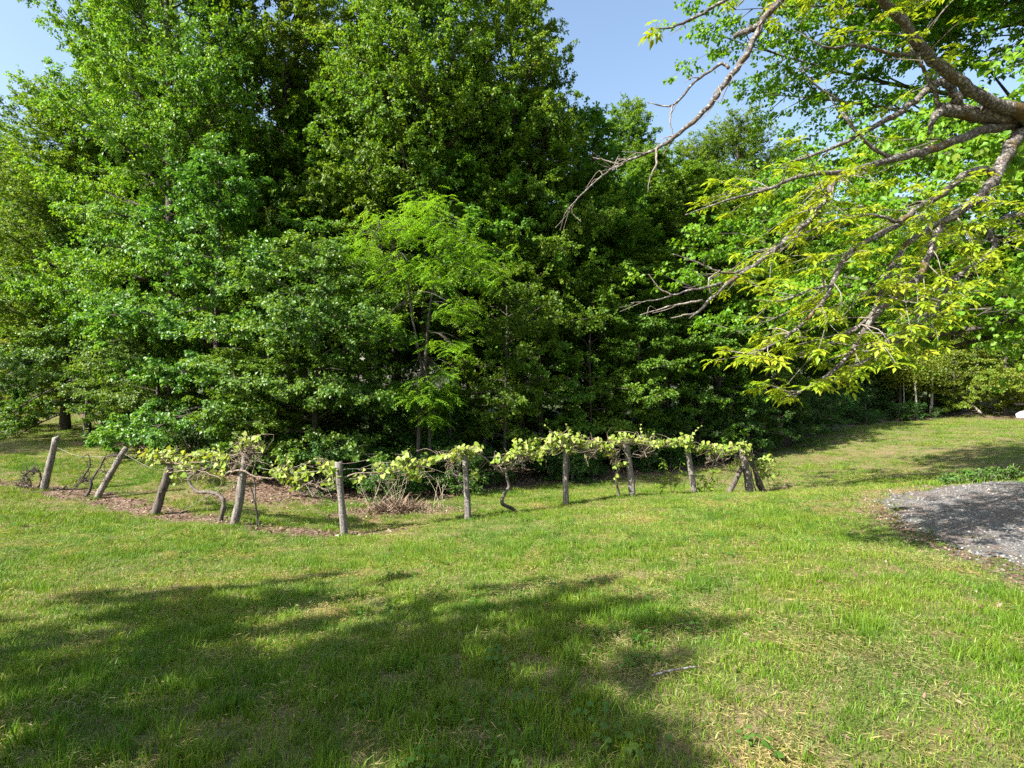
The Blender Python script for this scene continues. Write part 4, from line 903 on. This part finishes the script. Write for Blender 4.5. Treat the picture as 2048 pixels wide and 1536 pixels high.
# ------------------------------------------------------------------ grapevines
def vine(label, base_px, trunks, canes, clusters, dens=1.0, lsz=.122, seed=0, top_sprouts=(), dead_tangle=()):
    r = np.random.default_rng(500 + seed)
    def W(u, v, dd=0.0): return px(u, v, row_d(u) + dd)
    ub, vb = base_px; base = gnd(ub, row_d(ub)); base[2] = gz1(base[0], base[1])
    e = obj('grapevine', None, None, label, 'vine', 'grapevines on the post row'); e.location = base
    for pts, r0, r1 in trunks:
        q = np.array([W(u, v, .06) for u, v in pts]) - base; q[0] = q[0] * [1, 1, 0] + [0, 0, gz1(q[0, 0] + base[0], q[0, 1] + base[1]) - base[2] - .08]
        n = len(q) * 5; q, rr = smooth_line(q, n, np.linspace(r0, r1, len(pts))); rr *= 1 + .15 * np.sin(np.arange(n) * 1.7) * r.random()
        obj('trunk', tubes_mesh('vine_trunk', [tube(q, rr, 8, .16, r_=r)], M['vine_trunk']), e)
    allc = []
    for pts, r0, r1 in canes:
        q = np.array([W(u, v, r.normal(0, .08)) for u, v in pts]) - base; n = len(q) * 5; q, rr = smooth_line(q, n, np.linspace(r0, r1, len(pts))); q += r.normal(0, .008, q.shape)
        obj('cane', tubes_mesh('vine_cane', [tube(q, rr, 6, .08, r_=r)], M['vine_wood']), e); allc.append(q)
    allq = np.vstack(allc); tend = []
    P, D, Nn, L = [], [], [], []
    for (u, v, su, sv, n) in clusters:
        n = int(n * dens * 1.35); c = W(u, v) - base
        for k in range(n):
            p = W(u + r.normal() * su * .62, v + r.normal() * sv * .62, r.normal(0, .14)) - base
            P.append(p); az = r.random() * 6.28; D.append((math.cos(az) * .8, math.sin(az) * .8, r.normal(-.45, .4))); Nn.append((-.35 + r.normal(0, .45), -.55 + r.normal(0, .45), .75)); L.append(lsz * r.uniform(.55, 1.2))
            if k % 3 == 0:
                a = allq[np.argmin(((allq - p) ** 2).sum(1))]; m_ = (a + p) / 2 + r.normal(0, .05, 3); tend.append(tube(smooth_line([a, m_, p], 6), np.linspace(.006, .0025, 6), 4, cap=False, r_=r))
        for k in range(max(1, n // 6)):      # arching shoots and loose dead canes
            a = W(u + r.normal() * su * .5, v + r.normal() * 4, r.normal(0, .12)) - base; w_ = a + np.array([r.normal(0, .3), r.normal(0, .12), r.normal(-.05, .13)]); m_ = (a + w_) / 2 + r.normal(0, .07, 3)
            tend.append(tube(smooth_line([a, m_, w_], 7), np.linspace(.007, .003, 7), 4, cap=False, r_=r))
    for (u, v, u2, v2) in top_sprouts:
        a = W(u, v) - base; b = W(u2, v2) - base; m_ = (a + b) / 2 + r.normal(0, .03, 3); tend.append(tube(smooth_line([a, m_, b], 8), np.linspace(.005, .002, 8), 4, cap=False, r_=r))
        for f in (.35, .6, .8, 1):
            P.append(a + (b - a) * f); D.append(r.normal(0, 1, 3)); Nn.append((-.3, -.5, .7)); L.append(lsz * (.85 - .45 * f))
    for (u, v, s_, n) in dead_tangle:
        for k in range(n):
            c = W(u, v, r.normal(0, .1)) - base; a = c + r.normal(0, .10, 3) * s_; b = c + r.normal(0, .14, 3) * s_; m_ = c + r.normal(0, .14, 3) * s_; tend.append(tube(smooth_line([a, m_, b], 7), np.linspace(.008, .004, 7), 4, cap=False, r_=r))
    obj('shoots', tubes_mesh('vine_shoots', tend, M['vine_wood']), e, kind='stuff')
    P, D, Nn, L = np.array(P), np.array(D, float), np.array(Nn, float), np.array(L)
    k = r.permutation(len(P))[:300]; place_leaves(e, P[k], D[k], Nn[k], L[k], LEAFM['grape'], r)
    return len(P)
nlv = 0
nlv += vine('leftmost leafy grapevine draped over the stout dark post, trunk bent like an S', (440, 1028), [([(438, 1030), (448, 1008), (440, 992), (420, 984), (398, 984), (384, 974), (378, 958), (392, 945), (420, 935)], .05, .025)],
  [([(285, 912), (330, 925), (380, 925), (430, 922), (480, 905), (520, 890)], .016, .008), ([(340, 945), (390, 940), (440, 955), (455, 948)], .012, .006)],
  [(292, 905, 14, 12, 18), (315, 912, 16, 14, 26), (340, 908, 16, 14, 26), (365, 916, 14, 12, 20), (385, 930, 16, 12, 18), (400, 912, 16, 12, 22), (425, 912, 14, 10, 18), (450, 915, 14, 12, 16), (475, 895, 12, 10, 12), (500, 882, 16, 10, 26), (518, 886, 12, 10, 16), (430, 945, 25, 15, 12), (355, 950, 20, 10, 8)], seed=1, dead_tangle=[(498, 908, 1.3, 46), (470, 930, .8, 14), (405, 950, 1.2, 14)])
nlv += vine('grapevine with a pale cane crossing in front of the nest-topped post', (560, 1040), [([(520, 1043), (512, 1010), (510, 975), (508, 955)], .018, .014)],
  [([(448, 952), (460, 944), (485, 941), (508, 952), (535, 956), (570, 955), (610, 966), (650, 978), (676, 974)], .024, .012), ([(540, 952), (600, 930), (640, 915)], .008, .003)],
  [(545, 942, 10, 10, 14), (570, 945, 14, 12, 26), (595, 952, 12, 12, 20), (610, 938, 12, 10, 12), (600, 970, 12, 10, 12), (648, 930, 10, 12, 14), (665, 945, 10, 14, 18), (655, 965, 10, 8, 10), (575, 922, 10, 8, 4)], seed=2, top_sprouts=[(575, 935, 574, 912), (610, 930, 640, 912)], dead_tangle=[(630, 978, 1.2, 22)])
nlv += vine('grapevine stretched along the wire above the dry brush', (690, 1070), [([(690, 1072), (684, 1020), (682, 975), (686, 956)], .02, .014)],
  [([(684, 956), (720, 946), (780, 946), (840, 936), (895, 918)], .018, .009), ([(700, 958), (760, 948), (830, 950)], .009, .005)],
  [(725, 950, 10, 8, 8), (758, 935, 10, 10, 8), (778, 942, 10, 10, 12), (800, 925, 12, 10, 14), (818, 938, 14, 12, 24), (838, 930, 14, 12, 26), (830, 950, 12, 8, 14), (862, 918, 10, 8, 8), (878, 912, 9, 7, 7), (810, 905, 8, 8, 4)], seed=3, top_sprouts=[(805, 925, 816, 898)])
nlv += vine('grapevine on a twisted kneeling trunk right of the slim upright post', (1020, 1018), [([(1038, 1022), (1022, 1016), (1004, 1006), (1010, 986), (1018, 972), (1013, 950), (1015, 934)], .045, .03)],
  [([(1015, 936), (1000, 943), (985, 930), (965, 912), (930, 902), (898, 916)], .026, .010), ([(1012, 938), (1040, 924), (1070, 912), (1105, 896)], .026, .014), ([(1060, 915), (1090, 918), (1092, 935)], .01, .005)],
  [(903, 912, 10, 10, 16), (922, 898, 12, 9, 22), (940, 900, 10, 9, 14), (955, 896, 8, 7, 8), (990, 915, 10, 8, 6), (1015, 915, 10, 10, 12), (1030, 900, 12, 10, 18), (1050, 898, 12, 10, 16), (1060, 882, 10, 6, 8), (1035, 884, 8, 5, 5), (1070, 905, 12, 8, 14), (1085, 900, 10, 8, 8), (950, 945, 6, 12, 5)], seed=4, dead_tangle=[(905, 925, 1.0, 16), (1005, 925, 1.0, 14)])
nlv += vine('thick grapevine heaped over the upright middle post', (1140, 1010), [([(1136, 1012), (1134, 970), (1138, 930), (1134, 898)], .025, .02)],
  [([(1090, 903), (1132, 892), (1170, 893), (1205, 892)], .02, .012)],
  [(1100, 885, 12, 10, 22), (1118, 872, 12, 10, 24), (1135, 882, 14, 12, 30), (1155, 878, 12, 10, 24), (1175, 886, 12, 10, 22), (1195, 888, 10, 8, 14), (1110, 898, 10, 6, 10), (1140, 898, 10, 6, 10)], seed=5, top_sprouts=[(1110, 868, 1090, 852), (1140, 868, 1133, 850)], dead_tangle=[(1180, 898, 1.2, 18)])
nlv += vine('grapevine with an upright forked trunk beside the pale post', (1238, 994), [([(1239, 995), (1236, 980), (1232, 962), (1233, 945), (1242, 930)], .04, .028)],
  [([(1240, 932), (1225, 918), (1212, 900), (1205, 890)], .016, .008), ([(1240, 932), (1258, 920), (1268, 905), (1290, 895)], .016, .008), ([(1205, 892), (1255, 886), (1310, 893), (1372, 890)], .02, .012)],
  [(1212, 892, 10, 10, 16), (1228, 880, 12, 10, 22), (1248, 876, 12, 10, 24), (1266, 882, 10, 10, 20), (1285, 884, 10, 8, 14), (1305, 886, 10, 7, 14), (1328, 884, 12, 8, 16), (1348, 882, 12, 8, 18), (1366, 878, 10, 8, 20), (1380, 872, 8, 7, 10), (1220, 905, 12, 8, 10), (1232, 928, 14, 9, 12), (1255, 925, 8, 8, 6), (1236, 955, 10, 6, 6)], seed=6, top_sprouts=[(1380, 872, 1402, 852), (1285, 880, 1281, 850), (1300, 880, 1308, 862)], dead_tangle=[(1290, 898, 1.3, 20), (1225, 905, 1.2, 16)])
nlv += vine('grapevine at the right end trailing down beyond the thick end post', (1522, 990), [([(1526, 990), (1514, 968), (1507, 940), (1495, 915)], .04, .025), ([(1516, 990), (1505, 960), (1500, 925), (1490, 908)], .02, .015)],
  [([(1372, 892), (1420, 902), (1460, 905), (1490, 902)], .018, .012), ([(1490, 908), (1515, 920), (1540, 950), (1556, 975), (1574, 989)], .014, .008), ([(1530, 986), (1550, 982), (1570, 986)], .012, .008), ([(1533, 950), (1540, 975), (1542, 988)], .01, .008), ([(1487, 915), (1460, 950), (1440, 975)], .010, .006)],
  [(1382, 890, 9, 9, 14), (1402, 892, 12, 8, 18), (1424, 898, 12, 9, 24), (1445, 900, 12, 10, 24), (1465, 898, 12, 9, 22), (1485, 895, 11, 9, 24), (1495, 905, 8, 8, 12), (1470, 925, 8, 7, 8), (1522, 925, 10, 9, 14), (1535, 918, 10, 8, 10), (1518, 942, 8, 8, 12), (1530, 945, 8, 8, 12), (1548, 935, 8, 5, 5), (1550, 948, 7, 4, 4)], seed=7, lsz=.15, top_sprouts=[(1545, 925, 1560, 912), (1480, 890, 1490, 884)], dead_tangle=[(1430, 915, 1.3, 22), (1555, 978, 1.2, 14), (1480, 920, 1.0, 12)])
print('vine leaves', nlv)

# dead vines at the left
def dead_vine(label, lines, spurs, seed):
    r = np.random.default_rng(seed); u0, v0, d0 = lines[0][0][0]; base = gnd(u0, d0); base[2] = gz1(base[0], base[1]); sh = base[2] - px(u0, v0, d0)[2]
    e = obj('dead_vine', None, None, label, 'vine', 'leafless vines at the left'); e.location = base; tw = []
    for pts, r0, r1 in lines:
        q = np.array([px(*p) for p in pts]) - base + np.array([0, 0, sh]); n = len(q) * 5; q, rr = smooth_line(q, n, np.linspace(r0, r1, len(pts))); q += r.normal(0, .006, q.shape)
        obj('stem', tubes_mesh('dead_stem', [tube(q, rr, 7, .10, r_=r)], M['vine_dead']), e)
        for k in range(spurs):
            i0 = int(r.integers(n // 3, n)); a = q[i0]; b = a + r.normal(0, .09, 3); c = b + r.normal(0, .08, 3); tw.append(tube(smooth_line([a, b, c], 6), np.linspace(.009, .003, 6), 4, cap=False, r_=r))
    obj('spurs', tubes_mesh('dead_spurs', tw, M['vine_dead']), e, kind='stuff')
dead_vine('low coil of dead vine at the far left foot of the row', [([(72, 978, 15.5), (82, 962, 15.5), (80, 945, 15.5), (68, 938, 15.5), (55, 944, 15.5), (48, 958, 15.5), (58, 970, 15.5)], .028, .012), ([(60, 980, 15.4), (62, 962, 15.4), (50, 950, 15.4), (58, 940, 15.4), (75, 942, 15.4)], .022, .008), ([(30, 975, 15.5), (45, 972, 15.5), (62, 976, 15.5)], .02, .012)], 34, 61)
dead_vine('forked dead vine rising between the two leftmost posts', [([(172, 992, 15.1), (180, 978, 15.1), (182, 962, 15.1), (170, 958, 15.1), (168, 950, 15.1), (176, 938, 15.1), (180, 922, 15.1), (176, 906, 15.1)], .045, .012), ([(182, 962, 15.1), (192, 945, 15.1), (204, 925, 15.05), (212, 912, 15.0), (236, 908, 15.0), (250, 898, 15.0)], .028, .014), ([(140, 984, 15.2), (156, 968, 15.2), (170, 958, 15.1)], .016, .012), ([(206, 925, 15), (212, 945, 15), (214, 958, 15)], .01, .005)], 26, 62)
dead_vine('thin dead canes hanging right of the steep post', [([(256, 905, 15), (258, 922, 14.9), (268, 932, 14.8), (290, 938, 14.6), (304, 940, 14.4)], .014, .006), ([(258, 922, 14.9), (254, 935, 14.9)], .01, .005)], 10, 63)

# ------------------------------------------------------------------ small things round the vines
# dry brush and dead weeds
def dry_clump():
    r = np.random.default_rng(91); c = gnd(795, 14.6); c[2] = gz1(c[0], c[1]); n = 1500
    o = r.normal(0, 1, (n, 2)) * np.array([.62, .24]); a = r.random(n) * 6.28; P = np.column_stack([o, gz(o[:, 0] + c[0], o[:, 1] + c[1]) - c[2] - .01])
    h = .16 + .30 * np.exp(-(o[:, 0] / .5) ** 2); D = np.column_stack([np.cos(a), np.sin(a), r.uniform(.1, 1.1, n)]); L = h * r.uniform(.6, 1.4, n)
    V, T = leaves_geo(P, D, r.normal(0, 1, (n, 3)), L, np.full(n, .012), .1)
    rn = np.repeat(r.uniform(.55, 1, n), 4); e = obj('dry_grass_mound', make_mesh('dry_grass_mound', V, [T], M['litter'], {'rnd': rn}), None, 'mound of dry tan grass cuttings behind the lowest post', 'dry grass', kind='stuff'); e.location = c
dry_clump()
def dead_weed(u, d, label, n, h, seed):
    r = np.random.default_rng(seed); b = gnd(u, d); b[2] = gz1(b[0], b[1]); parts = []
    for k in range(n):
        p0 = np.array([r.normal(0, .1), r.normal(0, .08), -.03]); tip = np.array([r.normal(0, .35), r.normal(0, .15), h * r.uniform(.6, 1.1)]); m_ = (p0 + tip) / 2 + r.normal(0, .05, 3)
        q = smooth_line([p0, m_, tip], 8); parts.append(tube(q, np.linspace(.008, .003, 8), 4, r_=r, cap=False))
        for s_ in range(5):
            a = q[int(r.integers(3, 8))]; c = a + r.normal(0, .09, 3) + [0, 0, .06]; parts.append(tube([a, (a + c) / 2 + r.normal(0, .01, 3), c], [.004, .003, .002], 3, r_=r, cap=False))
    o = obj('dead_weed', tubes_mesh('dead_weed', parts, M['dry'], False), None, label, 'weed', 'dry weeds behind the vine row'); o.location = b
dead_weed(745, 14.7, 'dry branching weed stalks left of the tan mound', 9, .85, 1); dead_weed(795, 14.9, 'tall dry weed stalk rising from the tan mound', 8, 1.05, 2); dead_weed(875, 14.9, 'pair of dry weed stalks left of the slim upright post', 5, .9, 3)

def rock(label, u, d, size, name='stone', seed=0, loc=None, sink=.3):
    r = np.random.default_rng(seed); V, T = pebble(seed); # subdivide once
    mid = {}; V = list(V); T2 = []
    def mp(a, b):
        k = (min(a, b), max(a, b))
        if k not in mid: mid[k] = len(V); V.append((V[a] + V[b]) / 2 * r.uniform(1.0, 1.15))
        return mid[k]
    for a, b, c in T:
        ab, bc, ca = mp(a, b), mp(b, c), mp(c, a); T2 += [(a, ab, ca), (b, bc, ab), (c, ca, bc), (ab, bc, ca)]
    V = np.array(V) * np.array(size); p = gnd(u, d); p[2] = gz1(p[0], p[1]); V[:, 2] += size[2] * sink
    o = obj(name, make_mesh(name, V, [np.array(T2)], M['stone']), None, label, 'stone'); o.location = p
rock('small pale stone at the foot of the lowest post', 680, 11.8, (.085, .07, .08), seed=3)
rock('pale slab-like boulder on the bank at the far right edge', 2052, 47, (.9, .6, .9), 'boulder', seed=5)
# pale track at the edge of the far wood
x = np.linspace(34, 60, 30); yc = np.interp(x, [34, 42, 60], [54.5, 53.2, 50.5]); V = np.vstack([np.column_stack([x, yc - .9, gz(x, yc - .9) + .03]), np.column_stack([x, yc + .9, gz(x, yc + .9) + .03])]); k = np.arange(29)
obj('track', make_mesh('track', V, [np.stack([k, k + 1, k + 31, k + 30], -1)], M['gravel']), kind='structure', label='pale gravel track at the foot of the far wood')
# leaning log
p0 = gnd(1968, 51.5); p1 = px(1903, 778, 52.5); p0[2] = gz1(p0[0], p0[1]); r = np.random.default_rng(4)
o = obj('leaning_log', tubes_mesh('leaning_log', [tube(smooth_line([[0, 0, -.1], (p1 - p0) * .5 + [0, 0, .1], p1 - p0], 12), np.linspace(.13, .07, 12), 8, .06, r_=r)], M['bark_pale']), None, 'pale bare log leaning at the edge of the far wood', 'log'); o.location = p0
# pale birch-like stem at the far edge
def stem(u, d, h, rad, label):
    p = gnd(u, d); p[2] = gz1(p[0], p[1]); r = np.random.default_rng(int(u)); t = np.linspace(0, 1, 9)
    e = obj('pale_tree', None, None, label, 'tree', 'pale stems at the far wood edge'); e.location = p
    q = np.column_stack([r.normal(0, .15) * t + .06 * np.sin(t * 6), r.normal(0, .1) * t, -.2 + (h + .2) * t]); obj('trunk', tubes_mesh('pale_stem', [tube(q, rad * (1.1 - .8 * t), 8, .05, r_=r)], M['bark_pale']), e)
    n = 2600; P = np.column_stack([r.normal(0, 1.0, n), r.normal(0, 1.0, n), h * .85 + r.normal(0, h * .14, n)]); V, T = leaves_geo(P, r.normal(0, 1, (n, 3)), r.normal(0, .5, (n, 3)) + [0, 0, 1], np.full(n, .15), np.full(n, .11)); obj('crown', make_mesh('pale_crown', V, [T], M['beech'], {'rnd': np.repeat(r.random(n), 4)}), e)
stem(1832, 49.5, 5.5, .10, 'pale white stem standing at the top of the right field'); stem(1860, 51, 5.5, .13, 'brown-grey stem right of the pale white stem'); stem(1806, 50, 5.0, .06, 'thin pale stem left of the white stem')

# saplings and weeds
def leafy_plant(name, label, u, d, stems, leafn, lsz, mat, seed, cat, h, spread, droop=.3, group=None):
    r = np.random.default_rng(seed); b = gnd(u, d); b[2] = gz1(b[0], b[1]); e = obj(name, None, None, label, cat, group); e.location = b; parts = []; P, D = [], []
    for k in range(stems):
        az = r.random() * 6.28; t = np.linspace(0, 1, 6)[:, None]; tip = np.array([math.cos(az) * spread, math.sin(az) * spread * .6, h * r.uniform(.65, 1.1)]); q = tip * t * [1, 1, 1] + np.array([0, 0, -.04]) * (1 - t) + np.sin(t * 3) * r.normal(0, .04, 3)
        parts.append(tube(q, np.linspace(.011 if h > .5 else .005, .003, 6), 5, r_=r, cap=False))
        for f in np.linspace(.35, 1, leafn):
            p = np.array([np.interp(f, t[:, 0], q[:, c]) for c in range(3)])
            for s_ in range(3): P.append(p + r.normal(0, .02, 3)); a = r.random() * 6.28; D.append((math.cos(a), math.sin(a), r.normal(-.1, .3) - droop * .3))
    obj('stems', tubes_mesh(name + '_stems', parts, M['twig']), e); P, D = np.array(P), np.array(D)
    V1, T1 = leaf_shape(1, .55, droop=droop, fold=.15)
    me = make_mesh(name + '_leaf', V1, [T1], M[mat], {'rnd': np.full(len(V1), r.random())})
    Nn = r.normal(0, .35, (len(P), 3)) + [-.1, -.2, 1]; place_leaves(e, P, D, Nn, lsz * r.uniform(.6, 1.15, len(P)), [me], r)
leafy_plant('sapling', 'yellow-green sapling left of the slim post', 1345, 16.3, 2, 6, .17, 'sapling', 1, 'sapling', .95, .35, group='saplings under the vines')
leafy_plant('sapling', 'bushy yellow-green sapling right of the slim post', 1410, 17.2, 4, 6, .15, 'sapling', 2, 'sapling', .65, .35, group='saplings under the vines')
leafy_plant('sapling', 'small bright sapling at the foot of the pale post', 1320, 16.0, 1, 5, .17, 'sapling', 3, 'sapling', .6, .15, group='saplings under the vines')
wl = ['lowest weed clump where the drive edge meets the field', 'weed clump second from the left along the drive edge', 'low weed clump in the middle of the drive edge', 'spreading weed clump on the drive edge', 'weed with upright leaves on the drive edge', 'tallest weed clump on the drive edge', 'weed clump nearest the right border']
for k, (u, d, h, s_) in enumerate([(1885, 11.0, .14, .2), (1908, 11.1, .22, .22), (1935, 11.15, .26, .25), (1958, 11.2, .24, .25), (1980, 11.25, .26, .2), (2003, 11.3, .36, .22), (2022, 11.35, .28, .22)]):
    leafy_plant('weed_clump', wl[k], u, d, 9, 4, .085, 'weed', 40 + k, 'weed', h, s_, group='weeds along the drive edge')
# fallen stick and a low plant in the lawn
p = gnd(1303, 3.15); q = gnd(1392, 3.2); b = np.array([p[0], p[1], gz1(p[0], p[1]) + .03]); r = np.random.default_rng(2)
qq = np.array([q[0], q[1], gz1(q[0], q[1]) + .05]) - b
o = obj('fallen_stick', tubes_mesh('fallen_stick', [tube(smooth_line([(0, 0, 0), qq * .5 + [0, .004, .003], qq], 12), np.linspace(.007, .005, 12), 7, .2, r_=r)], M['bark_lichen']), None, 'short lichen-grey stick lying in the near grass', 'stick'); o.location = b
